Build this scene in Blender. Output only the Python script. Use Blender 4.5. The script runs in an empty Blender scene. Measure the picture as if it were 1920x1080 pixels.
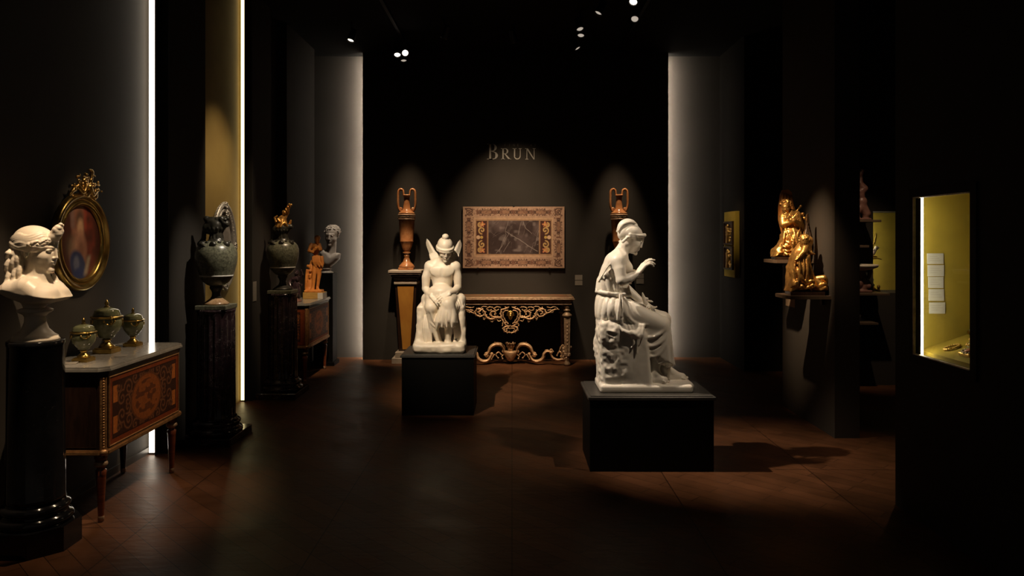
import bpy, math, random
import numpy as np
from mathutils import Vector, Matrix
PI = math.pi
random.seed(7)
scene = bpy.context.scene
COL = scene.collection
F = 1386.0            # focal length in pixels of the 1920 px frame
EYE = 1.65            # camera height
HX, HY = 960.0, 445.0 # where the level line of sight meets the frame
def P(px, py, Y):
    """world point seen at a pixel at distance Y"""
    return Vector(((px - HX) * Y / F, Y, EYE - (py - HY) * Y / F))

# ------------------------------------------------------------------ linking, naming
def link(name, me, mat=None, parent=None):
    o = bpy.data.objects.new(name, me)
    COL.objects.link(o)
    if mat is not None and me is not None:
        for m in (mat if isinstance(mat, (list, tuple)) else [mat]):
            me.materials.append(m)
    if parent is not None:
        o.parent = parent
    return o
def tag(o, label=None, cat=None, group=None, kind=None):
    if label: o['label'] = label
    if cat: o['category'] = cat
    if group: o['group'] = group
    if kind: o['kind'] = kind
    return o
def thing(name, label, cat, loc=(0, 0, 0), rz=0.0, group=None):
    o = link(name, None)
    o.location = loc; o.rotation_euler = (0, 0, rz)
    return tag(o, label, cat, group)
def struct(name, o_or_mb, mat=None):
    o = o_or_mb.build(name, mat) if hasattr(o_or_mb, 'build') else o_or_mb
    o['kind'] = 'structure'
    return o
def copy_tree(o, parent=None):
    c = o.copy(); COL.objects.link(c)
    if parent is not None: c.parent = parent
    for ch in list(o.children):
        copy_tree(ch, c)
    return c

# ------------------------------------------------------------------ mesh builder
class MB:
    def __init__(s):
        s.v = []; s.f = []; s.m = []; s.sm = []
    def add(s, vs, fs, mi=0, smooth=False, M=None):
        b = len(s.v)
        for p in vs:
            p = Vector(p)
            if M is not None: p = M @ p
            s.v.append(p)
        for f in fs:
            s.f.append([b + i for i in f]); s.m.append(mi); s.sm.append(smooth)
        return s
    def box(s, lo, hi, mi=0, M=None, bev=0.0):
        x0, y0, z0 = lo; x1, y1, z1 = hi
        if bev <= 0:
            vs = [(x0,y0,z0),(x1,y0,z0),(x1,y1,z0),(x0,y1,z0),(x0,y0,z1),(x1,y0,z1),(x1,y1,z1),(x0,y1,z1)]
            fs = [(0,3,2,1),(4,5,6,7),(0,1,5,4),(1,2,6,5),(2,3,7,6),(3,0,4,7)]
            return s.add(vs, fs, mi, False, M)
        b = min(bev, (x1-x0)/2.01, (y1-y0)/2.01, (z1-z0)/2.01)
        rings = []
        for z, q in ((z0, b), (z0+b, 0), (z1-b, 0), (z1, b)):
            e = q
            r = [(x0+b, y0+e), (x1-b, y0+e), (x1-e, y0+b), (x1-e, y1-b), (x1-b, y1-e), (x0+b, y1-e), (x0+e, y1-b), (x0+e, y0+b)]
            if q > 0:
                r = [(x0+b, y0+b), (x1-b, y0+b), (x1-b, y0+b), (x1-b, y1-b), (x1-b, y1-b), (x0+b, y1-b), (x0+b, y1-b), (x0+b, y0+b)]
            rings.append([(x, y, z) for x, y in r])
        vs = sum(rings, []); fs = []
        for k in range(3):
            for i in range(8):
                j = (i+1) % 8
                fs.append((k*8+i, k*8+j, k*8+8+j, k*8+8+i))
        fs.append((7, 6, 5, 4, 3, 2, 1, 0)); fs.append(tuple(24+i for i in range(8)))
        return s.add(vs, fs, mi, False, M)
    def lathe(s, prof, n=32, mi=0, M=None, c=(0,0,0), rf=None, smooth=True, cap=True):
        """prof: list of (r, z); rf(angle, z) scales the radius"""
        vs = []; fs = []
        for r, z in prof:
            for i in range(n):
                a = 2*PI*i/n
                rr = r * (rf(a, z) if rf else 1)
                vs.append((c[0]+rr*math.cos(a), c[1]+rr*math.sin(a), c[2]+z))
        for k in range(len(prof)-1):
            for i in range(n):
                j = (i+1) % n
                fs.append((k*n+i, k*n+j, (k+1)*n+j, (k+1)*n+i))
        s.add(vs, fs, mi, smooth, M)
        if cap:
            b = len(s.v) - len(vs)
            s.f.append([b+i for i in range(n)][::-1]); s.m.append(mi); s.sm.append(False)
            s.f.append([b+(len(prof)-1)*n+i for i in range(n)]); s.m.append(mi); s.sm.append(False)
        return s
    def tube(s, pts, rad, n=8, mi=0, M=None, flat=(1, 1), up=(0, 0, 1), closed=False):
        """tube along points; rad number, list or f(t); flat scales (side, up) of the section"""
        pts = [Vector(p) for p in pts]; m = len(pts); vs = []; fs = []
        upv = Vector(up)
        for i, p in enumerate(pts):
            t = (pts[(i+1) % m] - pts[i-1]) if closed else (pts[min(i+1, m-1)] - pts[max(i-1, 0)])
            if t.length < 1e-9: t = Vector((0, 0, 1))
            t.normalize()
            a = upv.cross(t)
            if a.length < 1e-3: a = Vector((1, 0, 0)).cross(t)
            if a.length < 1e-3: a = Vector((0, 1, 0)).cross(t)
            a.normalize(); b = t.cross(a)
            r = rad(i/(m-1)) if callable(rad) else (rad[i] if isinstance(rad, (list, tuple)) else rad)
            for k in range(n):
                q = 2*PI*k/n
                vs.append(p + a*(math.cos(q)*r*flat[0]) + b*(math.sin(q)*r*flat[1]))
        for i in range(m if closed else m-1):
            for k in range(n):
                j = (k+1) % n; i2 = (i+1) % m
                fs.append((i*n+k, i*n+j, i2*n+j, i2*n+k))
        if not closed:
            fs.append(tuple(range(n))[::-1]); fs.append(tuple((m-1)*n+k for k in range(n)))
        return s.add(vs, fs, mi, True, M)
    def ball(s, c, r, mi=0, M=None, nu=12, nv=8, R=None):
        if not isinstance(r, (tuple, list)): r = (r, r, r)
        vs = []; fs = []
        R = R or Matrix.Identity(3)
        for j in range(1, nv):
            th = PI*j/nv
            for i in range(nu):
                ph = 2*PI*i/nu
                vs.append(Vector(c) + R @ Vector((r[0]*math.sin(th)*math.cos(ph), r[1]*math.sin(th)*math.sin(ph), r[2]*math.cos(th))))
        t = len(vs); vs.append(Vector(c) + R @ Vector((0,0,r[2]))); vs.append(Vector(c) + R @ Vector((0,0,-r[2])))
        for j in range(nv-2):
            for i in range(nu):
                k = (i+1) % nu
                fs.append((j*nu+i, (j+1)*nu+i, (j+1)*nu+k, j*nu+k))
        for i in range(nu):
            k = (i+1) % nu
            fs.append((t, i, k)); fs.append((t+1, (nv-2)*nu+k, (nv-2)*nu+i))
        return s.add(vs, fs, mi, True, M)
    def prism(s, poly, a, b, axis='y', mi=0, M=None, smooth=False):
        """poly of (u, v) swept from a to b along axis (y: u=x v=z; z: u=x v=y; x: u=y v=z)"""
        def q(u, v, w):
            return {'y': (u, w, v), 'z': (u, v, w), 'x': (w, u, v)}[axis]
        n = len(poly)
        vs = [q(u, v, a) for u, v in poly] + [q(u, v, b) for u, v in poly]
        fs = [tuple(range(n)), tuple(range(n, 2*n))[::-1]] + [(i, i+n, (i+1) % n + n, (i+1) % n) for i in range(n)]
        return s.add(vs, fs, mi, smooth, M)
    def build(s, name, mat=None, parent=None, loc=None):
        me = bpy.data.meshes.new(name)
        me.from_pydata([tuple(p) for p in s.v], [], s.f)
        me.polygons.foreach_set('material_index', s.m)
        me.polygons.foreach_set('use_smooth', s.sm)
        me.update()
        o = link(name, me, mat, parent)
        if loc is not None: o.location = loc
        # consistent outward normals without operators
        import bmesh
        bm = bmesh.new(); bm.from_mesh(me)
        bmesh.ops.recalc_face_normals(bm, faces=bm.faces)
        bm.to_mesh(me); bm.free()
        return o

# ------------------------------------------------------------------ sculpting on a distance grid
def unit(v):
    v = np.asarray(v, float); return v/np.linalg.norm(v)
def smin(a, b, k):
    if k <= 1e-6: return np.minimum(a, b)
    h = np.clip(0.5 + 0.5*(b-a)/k, 0, 1)
    return b*(1-h) + a*h - k*h*(1-h)
_L = np.random.RandomState(11).rand(32, 32, 32).astype(np.float32)
def noise3(x, y, z, f, off=0):
    x = x*f+off*3.1+50; y = y*f+off*1.7+50; z = z*f+off*2.3+50
    xi = np.floor(x).astype(int); yi = np.floor(y).astype(int); zi = np.floor(z).astype(int)
    fx = x-xi; fy = y-yi; fz = z-zi
    fx = fx*fx*(3-2*fx); fy = fy*fy*(3-2*fy); fz = fz*fz*(3-2*fz)
    g = lambda a, b, c: _L[(xi+a) % 32, (yi+b) % 32, (zi+c) % 32]
    r = 0
    for a in (0, 1):
        for b in (0, 1):
            for c in (0, 1):
                r = r + g(a, b, c)*(fx if a else 1-fx)*(fy if b else 1-fy)*(fz if c else 1-fz)
    return r*2-1
class SDF:
    def __init__(s, lo, hi, vox):
        s.lo = np.array(lo, float); s.vox = vox
        s.n = np.maximum(4, np.ceil((np.array(hi)-s.lo)/vox).astype(int)+1)
        s.D = np.full(tuple(s.n), 1.0, np.float32)
        s.ax = [(s.lo[i]+np.arange(s.n[i])*vox).astype(np.float32) for i in range(3)]
        s.k = 0.02
    def win(s, lo, hi):
        i0 = np.clip(np.floor((np.array(lo)-s.lo)/s.vox).astype(int), 0, s.n-1)
        i1 = np.clip(np.ceil((np.array(hi)-s.lo)/s.vox).astype(int)+1, 1, s.n)
        i1 = np.maximum(i1, i0+1)
        sl = tuple(slice(i0[i], i1[i]) for i in range(3))
        X = s.ax[0][sl[0]][:, None, None]; Y = s.ax[1][sl[1]][None, :, None]; Z = s.ax[2][sl[2]][None, None, :]
        return sl, X, Y, Z
    def put(s, sl, d, k, op):
        D = s.D[sl]
        if op == 'add': s.D[sl] = smin(D, d, k)
        elif op == 'sub': s.D[sl] = -smin(-D, d, k)
        elif op == 'and': s.D[sl] = -smin(-D, -d, k)
    def ell(s, c, r, R=None, k=None, op='add', disp=None):
        k = s.k if k is None else k
        c = np.array(c, float); r = np.array(r if hasattr(r, '__len__') else (r, r, r), float)
        m = r.max() + k + 3*s.vox
        sl, X, Y, Z = s.win(c-m, c+m)
        x = X-c[0]; y = Y-c[1]; z = Z-c[2]
        if R is not None:   # rows = local axes
            x, y, z = (R[i][0]*x + R[i][1]*y + R[i][2]*z for i in range(3))
        k0 = np.sqrt((x/r[0])**2 + (y/r[1])**2 + (z/r[2])**2)
        k1 = np.sqrt((x/r[0]**2)**2 + (y/r[1]**2)**2 + (z/r[2]**2)**2) + 1e-9
        d = k0*(k0-1)/k1
        if disp is not None: d = d + disp(X, Y, Z)
        s.put(sl, d, k, op); return s
    def cap(s, a, b, ra, rb=None, k=None, op='add', disp=None):
        k = s.k if k is None else k
        rb = ra if rb is None else rb
        a = np.array(a, float); b = np.array(b, float); m = max(ra, rb) + k + 3*s.vox
        sl, X, Y, Z = s.win(np.minimum(a, b)-m, np.maximum(a, b)+m)
        ba = b-a; L = float(ba@ba) + 1e-12
        x = X-a[0]; y = Y-a[1]; z = Z-a[2]
        t = np.clip((x*ba[0]+y*ba[1]+z*ba[2])/L, 0, 1)
        d = np.sqrt((x-t*ba[0])**2 + (y-t*ba[1])**2 + (z-t*ba[2])**2) - (ra + (rb-ra)*t)
        if disp is not None: d = d + disp(X, Y, Z)
        s.put(sl, d, k, op); return s
    def chain(s, pts, rads, k=None, op='add', n=0):
        pts = [np.array(p, float) for p in pts]
        if not hasattr(rads, '__len__'): rads = [rads]*len(pts)
        if n:   # catmull-rom
            q = []; rr = []
            for i in range(len(pts)-1):
                p0 = pts[max(i-1, 0)]; p1 = pts[i]; p2 = pts[i+1]; p3 = pts[min(i+2, len(pts)-1)]
                for j in range(n):
                    t = j/n
                    q.append(0.5*((2*p1)+(-p0+p2)*t+(2*p0-5*p1+4*p2-p3)*t*t+(-p0+3*p1-3*p2+p3)*t**3))
                    rr.append(rads[i]*(1-t)+rads[i+1]*t)
            q.append(pts[-1]); rr.append(rads[-1]); pts, rads = q, rr
        k = s.k if k is None else k
        A = np.array(pts); m = max(rads) + k + 3*s.vox
        sl, X, Y, Z = s.win(A.min(0)-m, A.max(0)+m)
        d = None
        for i in range(len(pts)-1):
            a = A[i]; ba = A[i+1]-a; L = float(ba@ba) + 1e-12
            x = X-a[0]; y = Y-a[1]; z = Z-a[2]
            t = np.clip((x*ba[0]+y*ba[1]+z*ba[2])/L, 0, 1)
            e = np.sqrt((x-t*ba[0])**2 + (y-t*ba[1])**2 + (z-t*ba[2])**2) - (rads[i] + (rads[i+1]-rads[i])*t)
            d = e if d is None else np.minimum(d, e)
        s.put(sl, d, k, op)
        return s
    def box(s, c, h, rnd=0.005, R=None, k=None, op='add', disp=None):
        k = s.k if k is None else k
        c = np.array(c, float); h = np.array(h, float); m = float(np.linalg.norm(h)) + k + 3*s.vox
        if R is None: mm = h + k + 3*s.vox
        else: mm = np.array([m]*3)
        sl, X, Y, Z = s.win(c-mm, c+mm)
        x = X-c[0]; y = Y-c[1]; z = Z-c[2]
        if R is not None:
            x, y, z = (R[i][0]*x + R[i][1]*y + R[i][2]*z for i in range(3))
        qx = np.abs(x)-h[0]+rnd; qy = np.abs(y)-h[1]+rnd; qz = np.abs(z)-h[2]+rnd
        d = np.sqrt(np.maximum(qx, 0)**2+np.maximum(qy, 0)**2+np.maximum(qz, 0)**2) + np.minimum(np.maximum(qx, np.maximum(qy, qz)), 0) - rnd
        if disp is not None: d = d + disp(X, Y, Z)
        s.put(sl, d, k, op); return s
    def prof(s, poly, c, w, rnd, k=None, op='add', disp=None, axis=1):
        """polygon in x-z (axis 1) or y-z (axis 0), thickened along the axis about c; w and c may be f(u, v)"""
        k = s.k if k is None else k
        poly = np.array(poly, float)
        m = k + 3*s.vox
        lo = poly.min(0)-m; hi = poly.max(0)+m
        if axis == 1: sl, X, Y, Z = s.win((lo[0], -99, lo[1]), (hi[0], 99, hi[1])); U = X; V = Z; T = Y
        else: sl, X, Y, Z = s.win((-99, lo[0], lo[1]), (99, hi[0], hi[1])); U = Y; V = Z; T = X
        d = None; sgn = np.ones(np.broadcast(U, V).shape, np.float32)
        n = len(poly)
        for i in range(n):
            a = poly[i]; b = poly[i-1]
            ex, ey = b-a; wx = U-a[0]; wy = V-a[1]
            t = np.clip((wx*ex+wy*ey)/(ex*ex+ey*ey+1e-12), 0, 1)
            dd = (wx-ex*t)**2+(wy-ey*t)**2
            d = dd if d is None else np.minimum(d, dd)
            c1 = V >= a[1]; c2 = V < b[1]; c3 = ex*wy > ey*wx
            flip = (c1 & c2 & c3) | (~c1 & ~c2 & ~c3)
            sgn = np.where(flip, -sgn, sgn)
        d2 = np.sqrt(d)*sgn
        W = w(U, V) if callable(w) else w
        Cc = c(U, V) if callable(c) else c
        r = np.minimum(rnd, W*0.98)
        A = d2 + r; B = np.abs(T-Cc) - W + r
        dd = np.sqrt(np.maximum(A, 0)**2+np.maximum(B, 0)**2) + np.minimum(np.maximum(A, B), 0) - r
        if disp is not None: dd = dd + disp(X, Y, Z)
        s.put(sl, dd, k, op); return s
    def shift(s, lo, hi, fn):
        sl, X, Y, Z = s.win(lo, hi)
        s.D[sl] = s.D[sl] + fn(X, Y, Z)
    def mesh(s, name, mat, parent=None, loc=None, relax=1):
        D = s.D
        D[0] = np.maximum(D[0], 1e-4); D[-1] = np.maximum(D[-1], 1e-4)
        D[:, 0] = np.maximum(D[:, 0], 1e-4); D[:, -1] = np.maximum(D[:, -1], 1e-4)
        D[:, :, 0] = np.maximum(D[:, :, 0], 1e-4); D[:, :, -1] = np.maximum(D[:, :, -1], 1e-4)
        S = D < 0
        cnt = np.zeros(tuple(s.n-1), np.uint8)
        offs = [(a, b, c) for a in (0, 1) for b in (0, 1) for c in (0, 1)]
        nx, ny, nz = s.n-1
        for a, b, c in offs: cnt += S[a:a+nx, b:b+ny, c:c+nz]
        act = (cnt > 0) & (cnt < 8)
        I = np.argwhere(act)
        idx = np.full(act.shape, -1, np.int32); idx[act] = np.arange(len(I))
        cv = {o: D[I[:, 0]+o[0], I[:, 1]+o[1], I[:, 2]+o[2]].astype(np.float64) for o in offs}
        acc = np.zeros((len(I), 3)); num = np.zeros(len(I))
        for o in offs:
            for ax in range(3):
                if o[ax]: continue
                q = list(o); q[ax] = 1; q = tuple(q)
                A = cv[o]; B = cv[q]; m = (A < 0) != (B < 0)
                t = np.where(m, A/np.where(np.abs(A-B) < 1e-12, 1, A-B), 0)
                p = np.zeros((len(I), 3)); p[:] = o; p[:, ax] += t
                acc[m] += p[m]; num[m] += 1
        V = s.lo + (I + acc/num[:, None])*s.vox
        Fc = []
        for ax in range(3):
            b, c = [(1, 2), (2, 0), (0, 1)][ax]
            s0 = [slice(None)]*3; s1 = [slice(None)]*3
            s0[ax] = slice(0, -1); s1[ax] = slice(1, None)
            A = S[tuple(s0)]; B = S[tuple(s1)]
            E = np.argwhere(A != B)
            E = E[(E[:, b] > 0) & (E[:, c] > 0) & (E[:, b] < s.n[b]-1) & (E[:, c] < s.n[c]-1)]
            ins = A[E[:, 0], E[:, 1], E[:, 2]]
            def g(db, dc):
                e = E.copy(); e[:, b] -= db; e[:, c] -= dc
                return idx[e[:, 0], e[:, 1], e[:, 2]]
            q = np.stack([g(1, 1), g(0, 1), g(0, 0), g(1, 0)], 1)
            q[~ins] = q[~ins][:, ::-1]
            Fc.append(q)
        Fc = np.concatenate(Fc)
        for _ in range(relax):
            sm = np.zeros_like(V); w = np.zeros(len(V))
            for i in range(4):
                a = Fc[:, i]; b = Fc[:, (i+1) % 4]
                for j in range(3):
                    sm[:, j] += np.bincount(a, V[b, j], len(V)) + np.bincount(b, V[a, j], len(V))
                w += np.bincount(a, minlength=len(V)) + np.bincount(b, minlength=len(V))
            V = V*0.5 + 0.5*sm/w[:, None]
        me = bpy.data.meshes.new(name)
        me.vertices.add(len(V)); me.vertices.foreach_set('co', V.astype(np.float32).ravel())
        me.loops.add(len(Fc)*4); me.loops.foreach_set('vertex_index', Fc.astype(np.int32).ravel())
        me.polygons.add(len(Fc)); me.polygons.foreach_set('loop_start', np.arange(0, len(Fc)*4, 4, dtype=np.int32))
        me.polygons.foreach_set('loop_total', np.full(len(Fc), 4, np.int32))
        me.polygons.foreach_set('use_smooth', np.ones(len(Fc), bool))
        me.update(); me.validate()
        o = link(name, me, mat, parent)
        if loc is not None: o.location = loc
        return o

def head(S, c, fwd, up, h, k=0.008, greek=0.0, ears=True, neck=None):
    """a head of height h (chin to crown) about c; returns the local-to-world function"""
    Fw = unit(fwd); U = np.array(up, float); U = unit(U - Fw*(U@Fw)); Rt = np.cross(Fw, U)
    R = np.array([Rt, Fw, U]); c = np.array(c, float)
    L = lambda x, y, z: c + h*(x*Rt + y*Fw + z*U)
    e = lambda p, r, kk=k, op='add': S.ell(L(*p), np.array(r)*h, R, kk, op)
    cp = lambda a, b, ra, rb, kk=k, op='add': S.cap(L(*a), L(*b), ra*h, rb*h, kk, op)
    e((0, -.07, .13), (.32, .41, .37)); e((0, .10, -.08), (.27, .30, .36), .04*h+k)
    e((0, .20, -.34), (.17, .15, .14), .10*h); e((0, .352, -.42), (.085, .065, .07), .06*h)
    for sx in (-1, 1):
        e((sx*.14, .22, -.13), (.12, .13, .12), .06*h)
        cp((sx*.03, .375, .10), (sx*.19, .29, .10), .032, .03, .04*h)
        e((sx*.125, .415, .025), (.085, .065, .05), .03*h, 'sub')
        e((sx*.125, .325, .02), (.062, .055, .045), .008*h)
        cp((sx*.05, .368, .045), (sx*.125, .388, .058), .010, .012, .008*h)
        cp((sx*.125, .388, .058), (sx*.195, .33, .03), .012, .010, .008*h)
        e((sx*.040, .405, -.140), (.028, .036, .026), .015*h)
        if ears: e((sx*.315, -.02, -.02), (.03, .07, .10), .015*h); e((sx*.345, .0, -.02), (.015, .035, .055), .01*h, 'sub')
    cp((0, .36+greek*.03, .10+greek*.08), (0, .440, -.11), .034, .034, .03*h); e((0, .448, -.128), (.036, .034, .030), .02*h)
    e((0, .30, -.22), (.15, .095, .15), .05*h)
    e((0, .388, -.226), (.080, .045, .024), .015*h); e((0, .384, -.274), (.065, .045, .028), .015*h)
    cp((-.085, .418, -.250), (.085, .418, -.250), .006, .004, .006*h, 'sub')
    e((0, .425, -.335), (.07, .03, .02), .03*h, 'sub')
    return L, R
def hand(S, w, dr, nrm, L, side=1, curls=(.5, .6, .7, .8), spread=.10, thumb=(.35, .75), k=0.004):
    """w wrist, dr pointing to the fingers, nrm out of the palm; side +1 puts the thumb along dr x nrm"""
    w = np.array(w, float); D = unit(dr); N = np.array(nrm, float); N = unit(N-D*(N@D)); T = np.cross(D, N)*side
    fr = .052*L
    for i, o in enumerate((.20, .07, -.06, -.18)):
        kn = w + D*(L*(.50-.03*abs(i-1))) + T*(o*L)
        S.cap(w + T*(o*.55*L) + D*.04*L, kn, .085*L, .07*L, .03*L)
        segs = np.array((.23, .15, .12))*(1.0, 1.08, 1.0, .82)[i]*L
        a = 0.0; p = kn
        for j, sg in enumerate(segs):
            a += curls[i]*(.55, .75, .6)[j]
            d = D*math.cos(a) + N*math.sin(a) + T*(spread*(1.5-i)*.5)
            q = p + unit(d)*sg
            S.cap(p, q, fr*(1.1-.1*j), fr*(1.0-.12*j), k if j else .02*L); p = q
    t0 = w + D*.14*L + T*.12*L
    t1 = t0 + unit(T*.8 + D*.7 + N*thumb[0])*.20*L
    t2 = t1 + unit(T*.35 + D*1.0 + N*thumb[1])*.16*L
    t3 = t2 + unit(T*.1 + D*1.0 + N*thumb[1])*.11*L
    S.cap(t0, t1, .085*L, .065*L, .03*L); S.cap(t1, t2, .06*L, .055*L, k); S.cap(t2, t3, .055*L, .042*L, k)
def foot(S, heel, toe, h, w, ank, k=0.01, up=(0, 0, 1)):
    """foot from heel to toe on the ground, ankle point ank"""
    heel = np.array(heel, float); toe = np.array(toe, float); ank = np.array(ank, float)
    d = toe-heel; L = np.linalg.norm(d); d = d/L; sd = np.cross(d, np.array(up, float))
    S.ell(heel+d*.12*L+np.array([0, 0, h*.35]), (w*.5, w*.5, h*.42), None, k)
    S.cap(ank, heel+d*.12*L+np.array([0, 0, h*.4]), w*.42, w*.42, k)
    S.cap(ank+d*.02*L, heel+d*.62*L+np.array([0, 0, h*.25]), w*.42, w*.36, k*1.5)
    S.cap(heel+d*.15*L+np.array([0, 0, h*.25]), heel+d*.72*L+np.array([0, 0, h*.2]), w*.36, w*.42, k)
    for i in range(5):
        o = (i-2)*w*.2
        ln = (1.0, .99, .95, .90, .84)[i]
        S.cap(heel+d*.70*L+sd*o+np.array([0, 0, h*.22]), heel+d*(L*ln-w*.1)+sd*o*1.1+np.array([0, 0, h*.13]), w*.12, w*(.12 if i == 0 else .09), .004)
# ------------------------------------------------------------------ materials
def nt(name):
    m = bpy.data.materials.new(name); m.use_nodes = True
    t = m.node_tree; return m, t, t.nodes['Principled BSDF']
def N(t, kind, **kw):
    n = t.nodes.new(kind)
    for k, v in kw.items():
        if k in n.inputs: n.inputs[k].default_value = v
        else: setattr(n, k, v)
    return n
def ramp(t, src, stops):
    r = t.nodes.new('ShaderNodeValToRGB'); e = r.color_ramp.elements
    while len(e) < len(stops): e.new(0.5)
    for i, (p, c) in enumerate(stops):
        e[i].position = p; e[i].color = (c[0], c[1], c[2], 1)
    t.links.new(src, r.inputs[0]); return r.outputs[0]
def coords(t, scale=(1, 1, 1), rot=(0, 0, 0)):
    tc = t.nodes.new('ShaderNodeTexCoord'); mp = t.nodes.new('ShaderNodeMapping')
    mp.inputs['Scale'].default_value = scale; mp.inputs['Rotation'].default_value = rot
    t.links.new(tc.outputs['Object'], mp.inputs[0]); return mp.outputs[0]
def pbr(name, c, rough=.5, metal=0, c2=None, ns=6, bump=0, bs=40, spec=.5, stretch=(1, 1, 1), coat=0, sss=0, lo=.35, hi=.65, rvar=0):
    m, t, b = nt(name)
    b.inputs['Roughness'].default_value = rough; b.inputs['Metallic'].default_value = metal
    b.inputs['Specular IOR Level'].default_value = spec; b.inputs['Coat Weight'].default_value = coat
    co = coords(t, stretch)
    n = N(t, 'ShaderNodeTexNoise', Scale=ns, Detail=6.0); t.links.new(co, n.inputs['Vector'])
    c2 = c2 or tuple(x*.85 for x in c)
    t.links.new(ramp(t, n.outputs[0], [(lo, c), (hi, c2)]), b.inputs['Base Color'])
    if bump:
        n2 = N(t, 'ShaderNodeTexNoise', Scale=bs, Detail=4.0); t.links.new(co, n2.inputs['Vector'])
        bp = N(t, 'ShaderNodeBump', Strength=bump, Distance=.01); t.links.new(n2.outputs[0], bp.inputs['Height'])
        t.links.new(bp.outputs[0], b.inputs['Normal'])
    if rvar:
        mr = N(t, 'ShaderNodeMapRange'); mr.inputs['To Min'].default_value = rough-rvar; mr.inputs['To Max'].default_value = rough+rvar
        t.links.new(n.outputs[0], mr.inputs[0]); t.links.new(mr.outputs[0], b.inputs['Roughness'])
    if sss:
        b.inputs['Subsurface Weight'].default_value = sss; b.inputs['Subsurface Radius'].default_value = (1, .7, .45); b.inputs['Subsurface Scale'].default_value = .012
    return m
def veined(name, base, base2, vein, scale=5, width=.03, rough=.15, amount=1.0, blot=9, spec=.5):
    """polished stone: blotchy ground with thin wandering veins"""
    m, t, b = nt(name)
    b.inputs['Roughness'].default_value = rough; b.inputs['Specular IOR Level'].default_value = spec
    co = coords(t)
    n = N(t, 'ShaderNodeTexNoise', Scale=blot, Detail=8.0, Roughness=.65); t.links.new(co, n.inputs['Vector'])
    g = ramp(t, n.outputs[0], [(.35, base), (.68, base2)])
    w = N(t, 'ShaderNodeTexNoise', Scale=scale*1.5, Detail=4.0); t.links.new(co, w.inputs['Vector'])
    mixv = N(t, 'ShaderNodeMixRGB', blend_type='ADD'); mixv.inputs[0].default_value = .35
    t.links.new(co, mixv.inputs[1]); t.links.new(w.outputs[1], mixv.inputs[2])
    v = N(t, 'ShaderNodeTexVoronoi', Scale=scale, feature='DISTANCE_TO_EDGE'); t.links.new(mixv.outputs[0], v.inputs['Vector'])
    f = ramp(t, v.outputs[0], [(0, (1, 1, 1)), (width, (0, 0, 0))])
    n3 = N(t, 'ShaderNodeTexNoise', Scale=scale*1.3, Detail=3.0); t.links.new(co, n3.inputs['Vector'])
    f3 = ramp(t, n3.outputs[0], [(.45, (0, 0, 0)), (.65, (amount,)*3)])
    mul = N(t, 'ShaderNodeMixRGB', blend_type='MULTIPLY'); mul.inputs[0].default_value = 1
    t.links.new(f, mul.inputs[1]); t.links.new(f3, mul.inputs[2])
    mx = N(t, 'ShaderNodeMixRGB'); t.links.new(mul.outputs[0], mx.inputs[0]); t.links.new(g, mx.inputs[1]); mx.inputs[2].default_value = (*vein, 1)
    t.links.new(mx.outputs[0], b.inputs['Base Color'])
    return m
def vcolmat(name, rough=.35, ns=30, coat=0, amount=.25, stretch=(1, 1, 1), spec=.5):
    m, t, b = nt(name)
    b.inputs['Roughness'].default_value = rough; b.inputs['Coat Weight'].default_value = coat; b.inputs['Specular IOR Level'].default_value = spec
    a = N(t, 'ShaderNodeVertexColor', layer_name='Col')
    n = N(t, 'ShaderNodeTexNoise', Scale=ns, Detail=5.0); t.links.new(coords(t, stretch), n.inputs['Vector'])
    r = ramp(t, n.outputs[0], [(.3, (1-amount,)*3), (.7, (1, 1, 1))])
    mx = N(t, 'ShaderNodeMixRGB', blend_type='MULTIPLY'); mx.inputs[0].default_value = 1
    t.links.new(a.outputs[0], mx.inputs[1]); t.links.new(r, mx.inputs[2]); t.links.new(mx.outputs[0], b.inputs['Base Color'])
    return m
def emit(name, c, s):
    m, t, b = nt(name)
    b.inputs['Base Color'].default_value = (.1, .1, .1, 1)
    b.inputs['Emission Color'].default_value = (*c, 1); b.inputs['Emission Strength'].default_value = s
    return m
def glassy(name):
    m = bpy.data.materials.new(name); m.use_nodes = True; t = m.node_tree; t.nodes.clear()
    o = t.nodes.new('ShaderNodeOutputMaterial'); tr = t.nodes.new('ShaderNodeBsdfTransparent'); g = N(t, 'ShaderNodeBsdfGlossy', Roughness=.02)
    tr.inputs[0].default_value = (.97, .98, .97, 1)
    lw = N(t, 'ShaderNodeLayerWeight', Blend=.5); pw = N(t, 'ShaderNodeMath', operation='POWER'); pw.inputs[1].default_value = 5.0
    t.links.new(lw.outputs['Facing'], pw.inputs[0]); fr = N(t, 'ShaderNodeMath', operation='MULTIPLY_ADD'); fr.inputs[1].default_value = .6; fr.inputs[2].default_value = .03
    t.links.new(pw.outputs[0], fr.inputs[0]); mx = t.nodes.new('ShaderNodeMixShader')
    t.links.new(fr.outputs[0], mx.inputs[0]); t.links.new(tr.outputs[0], mx.inputs[1]); t.links.new(g.outputs[0], mx.inputs[2]); t.links.new(mx.outputs[0], o.inputs[0])
    return m
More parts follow.
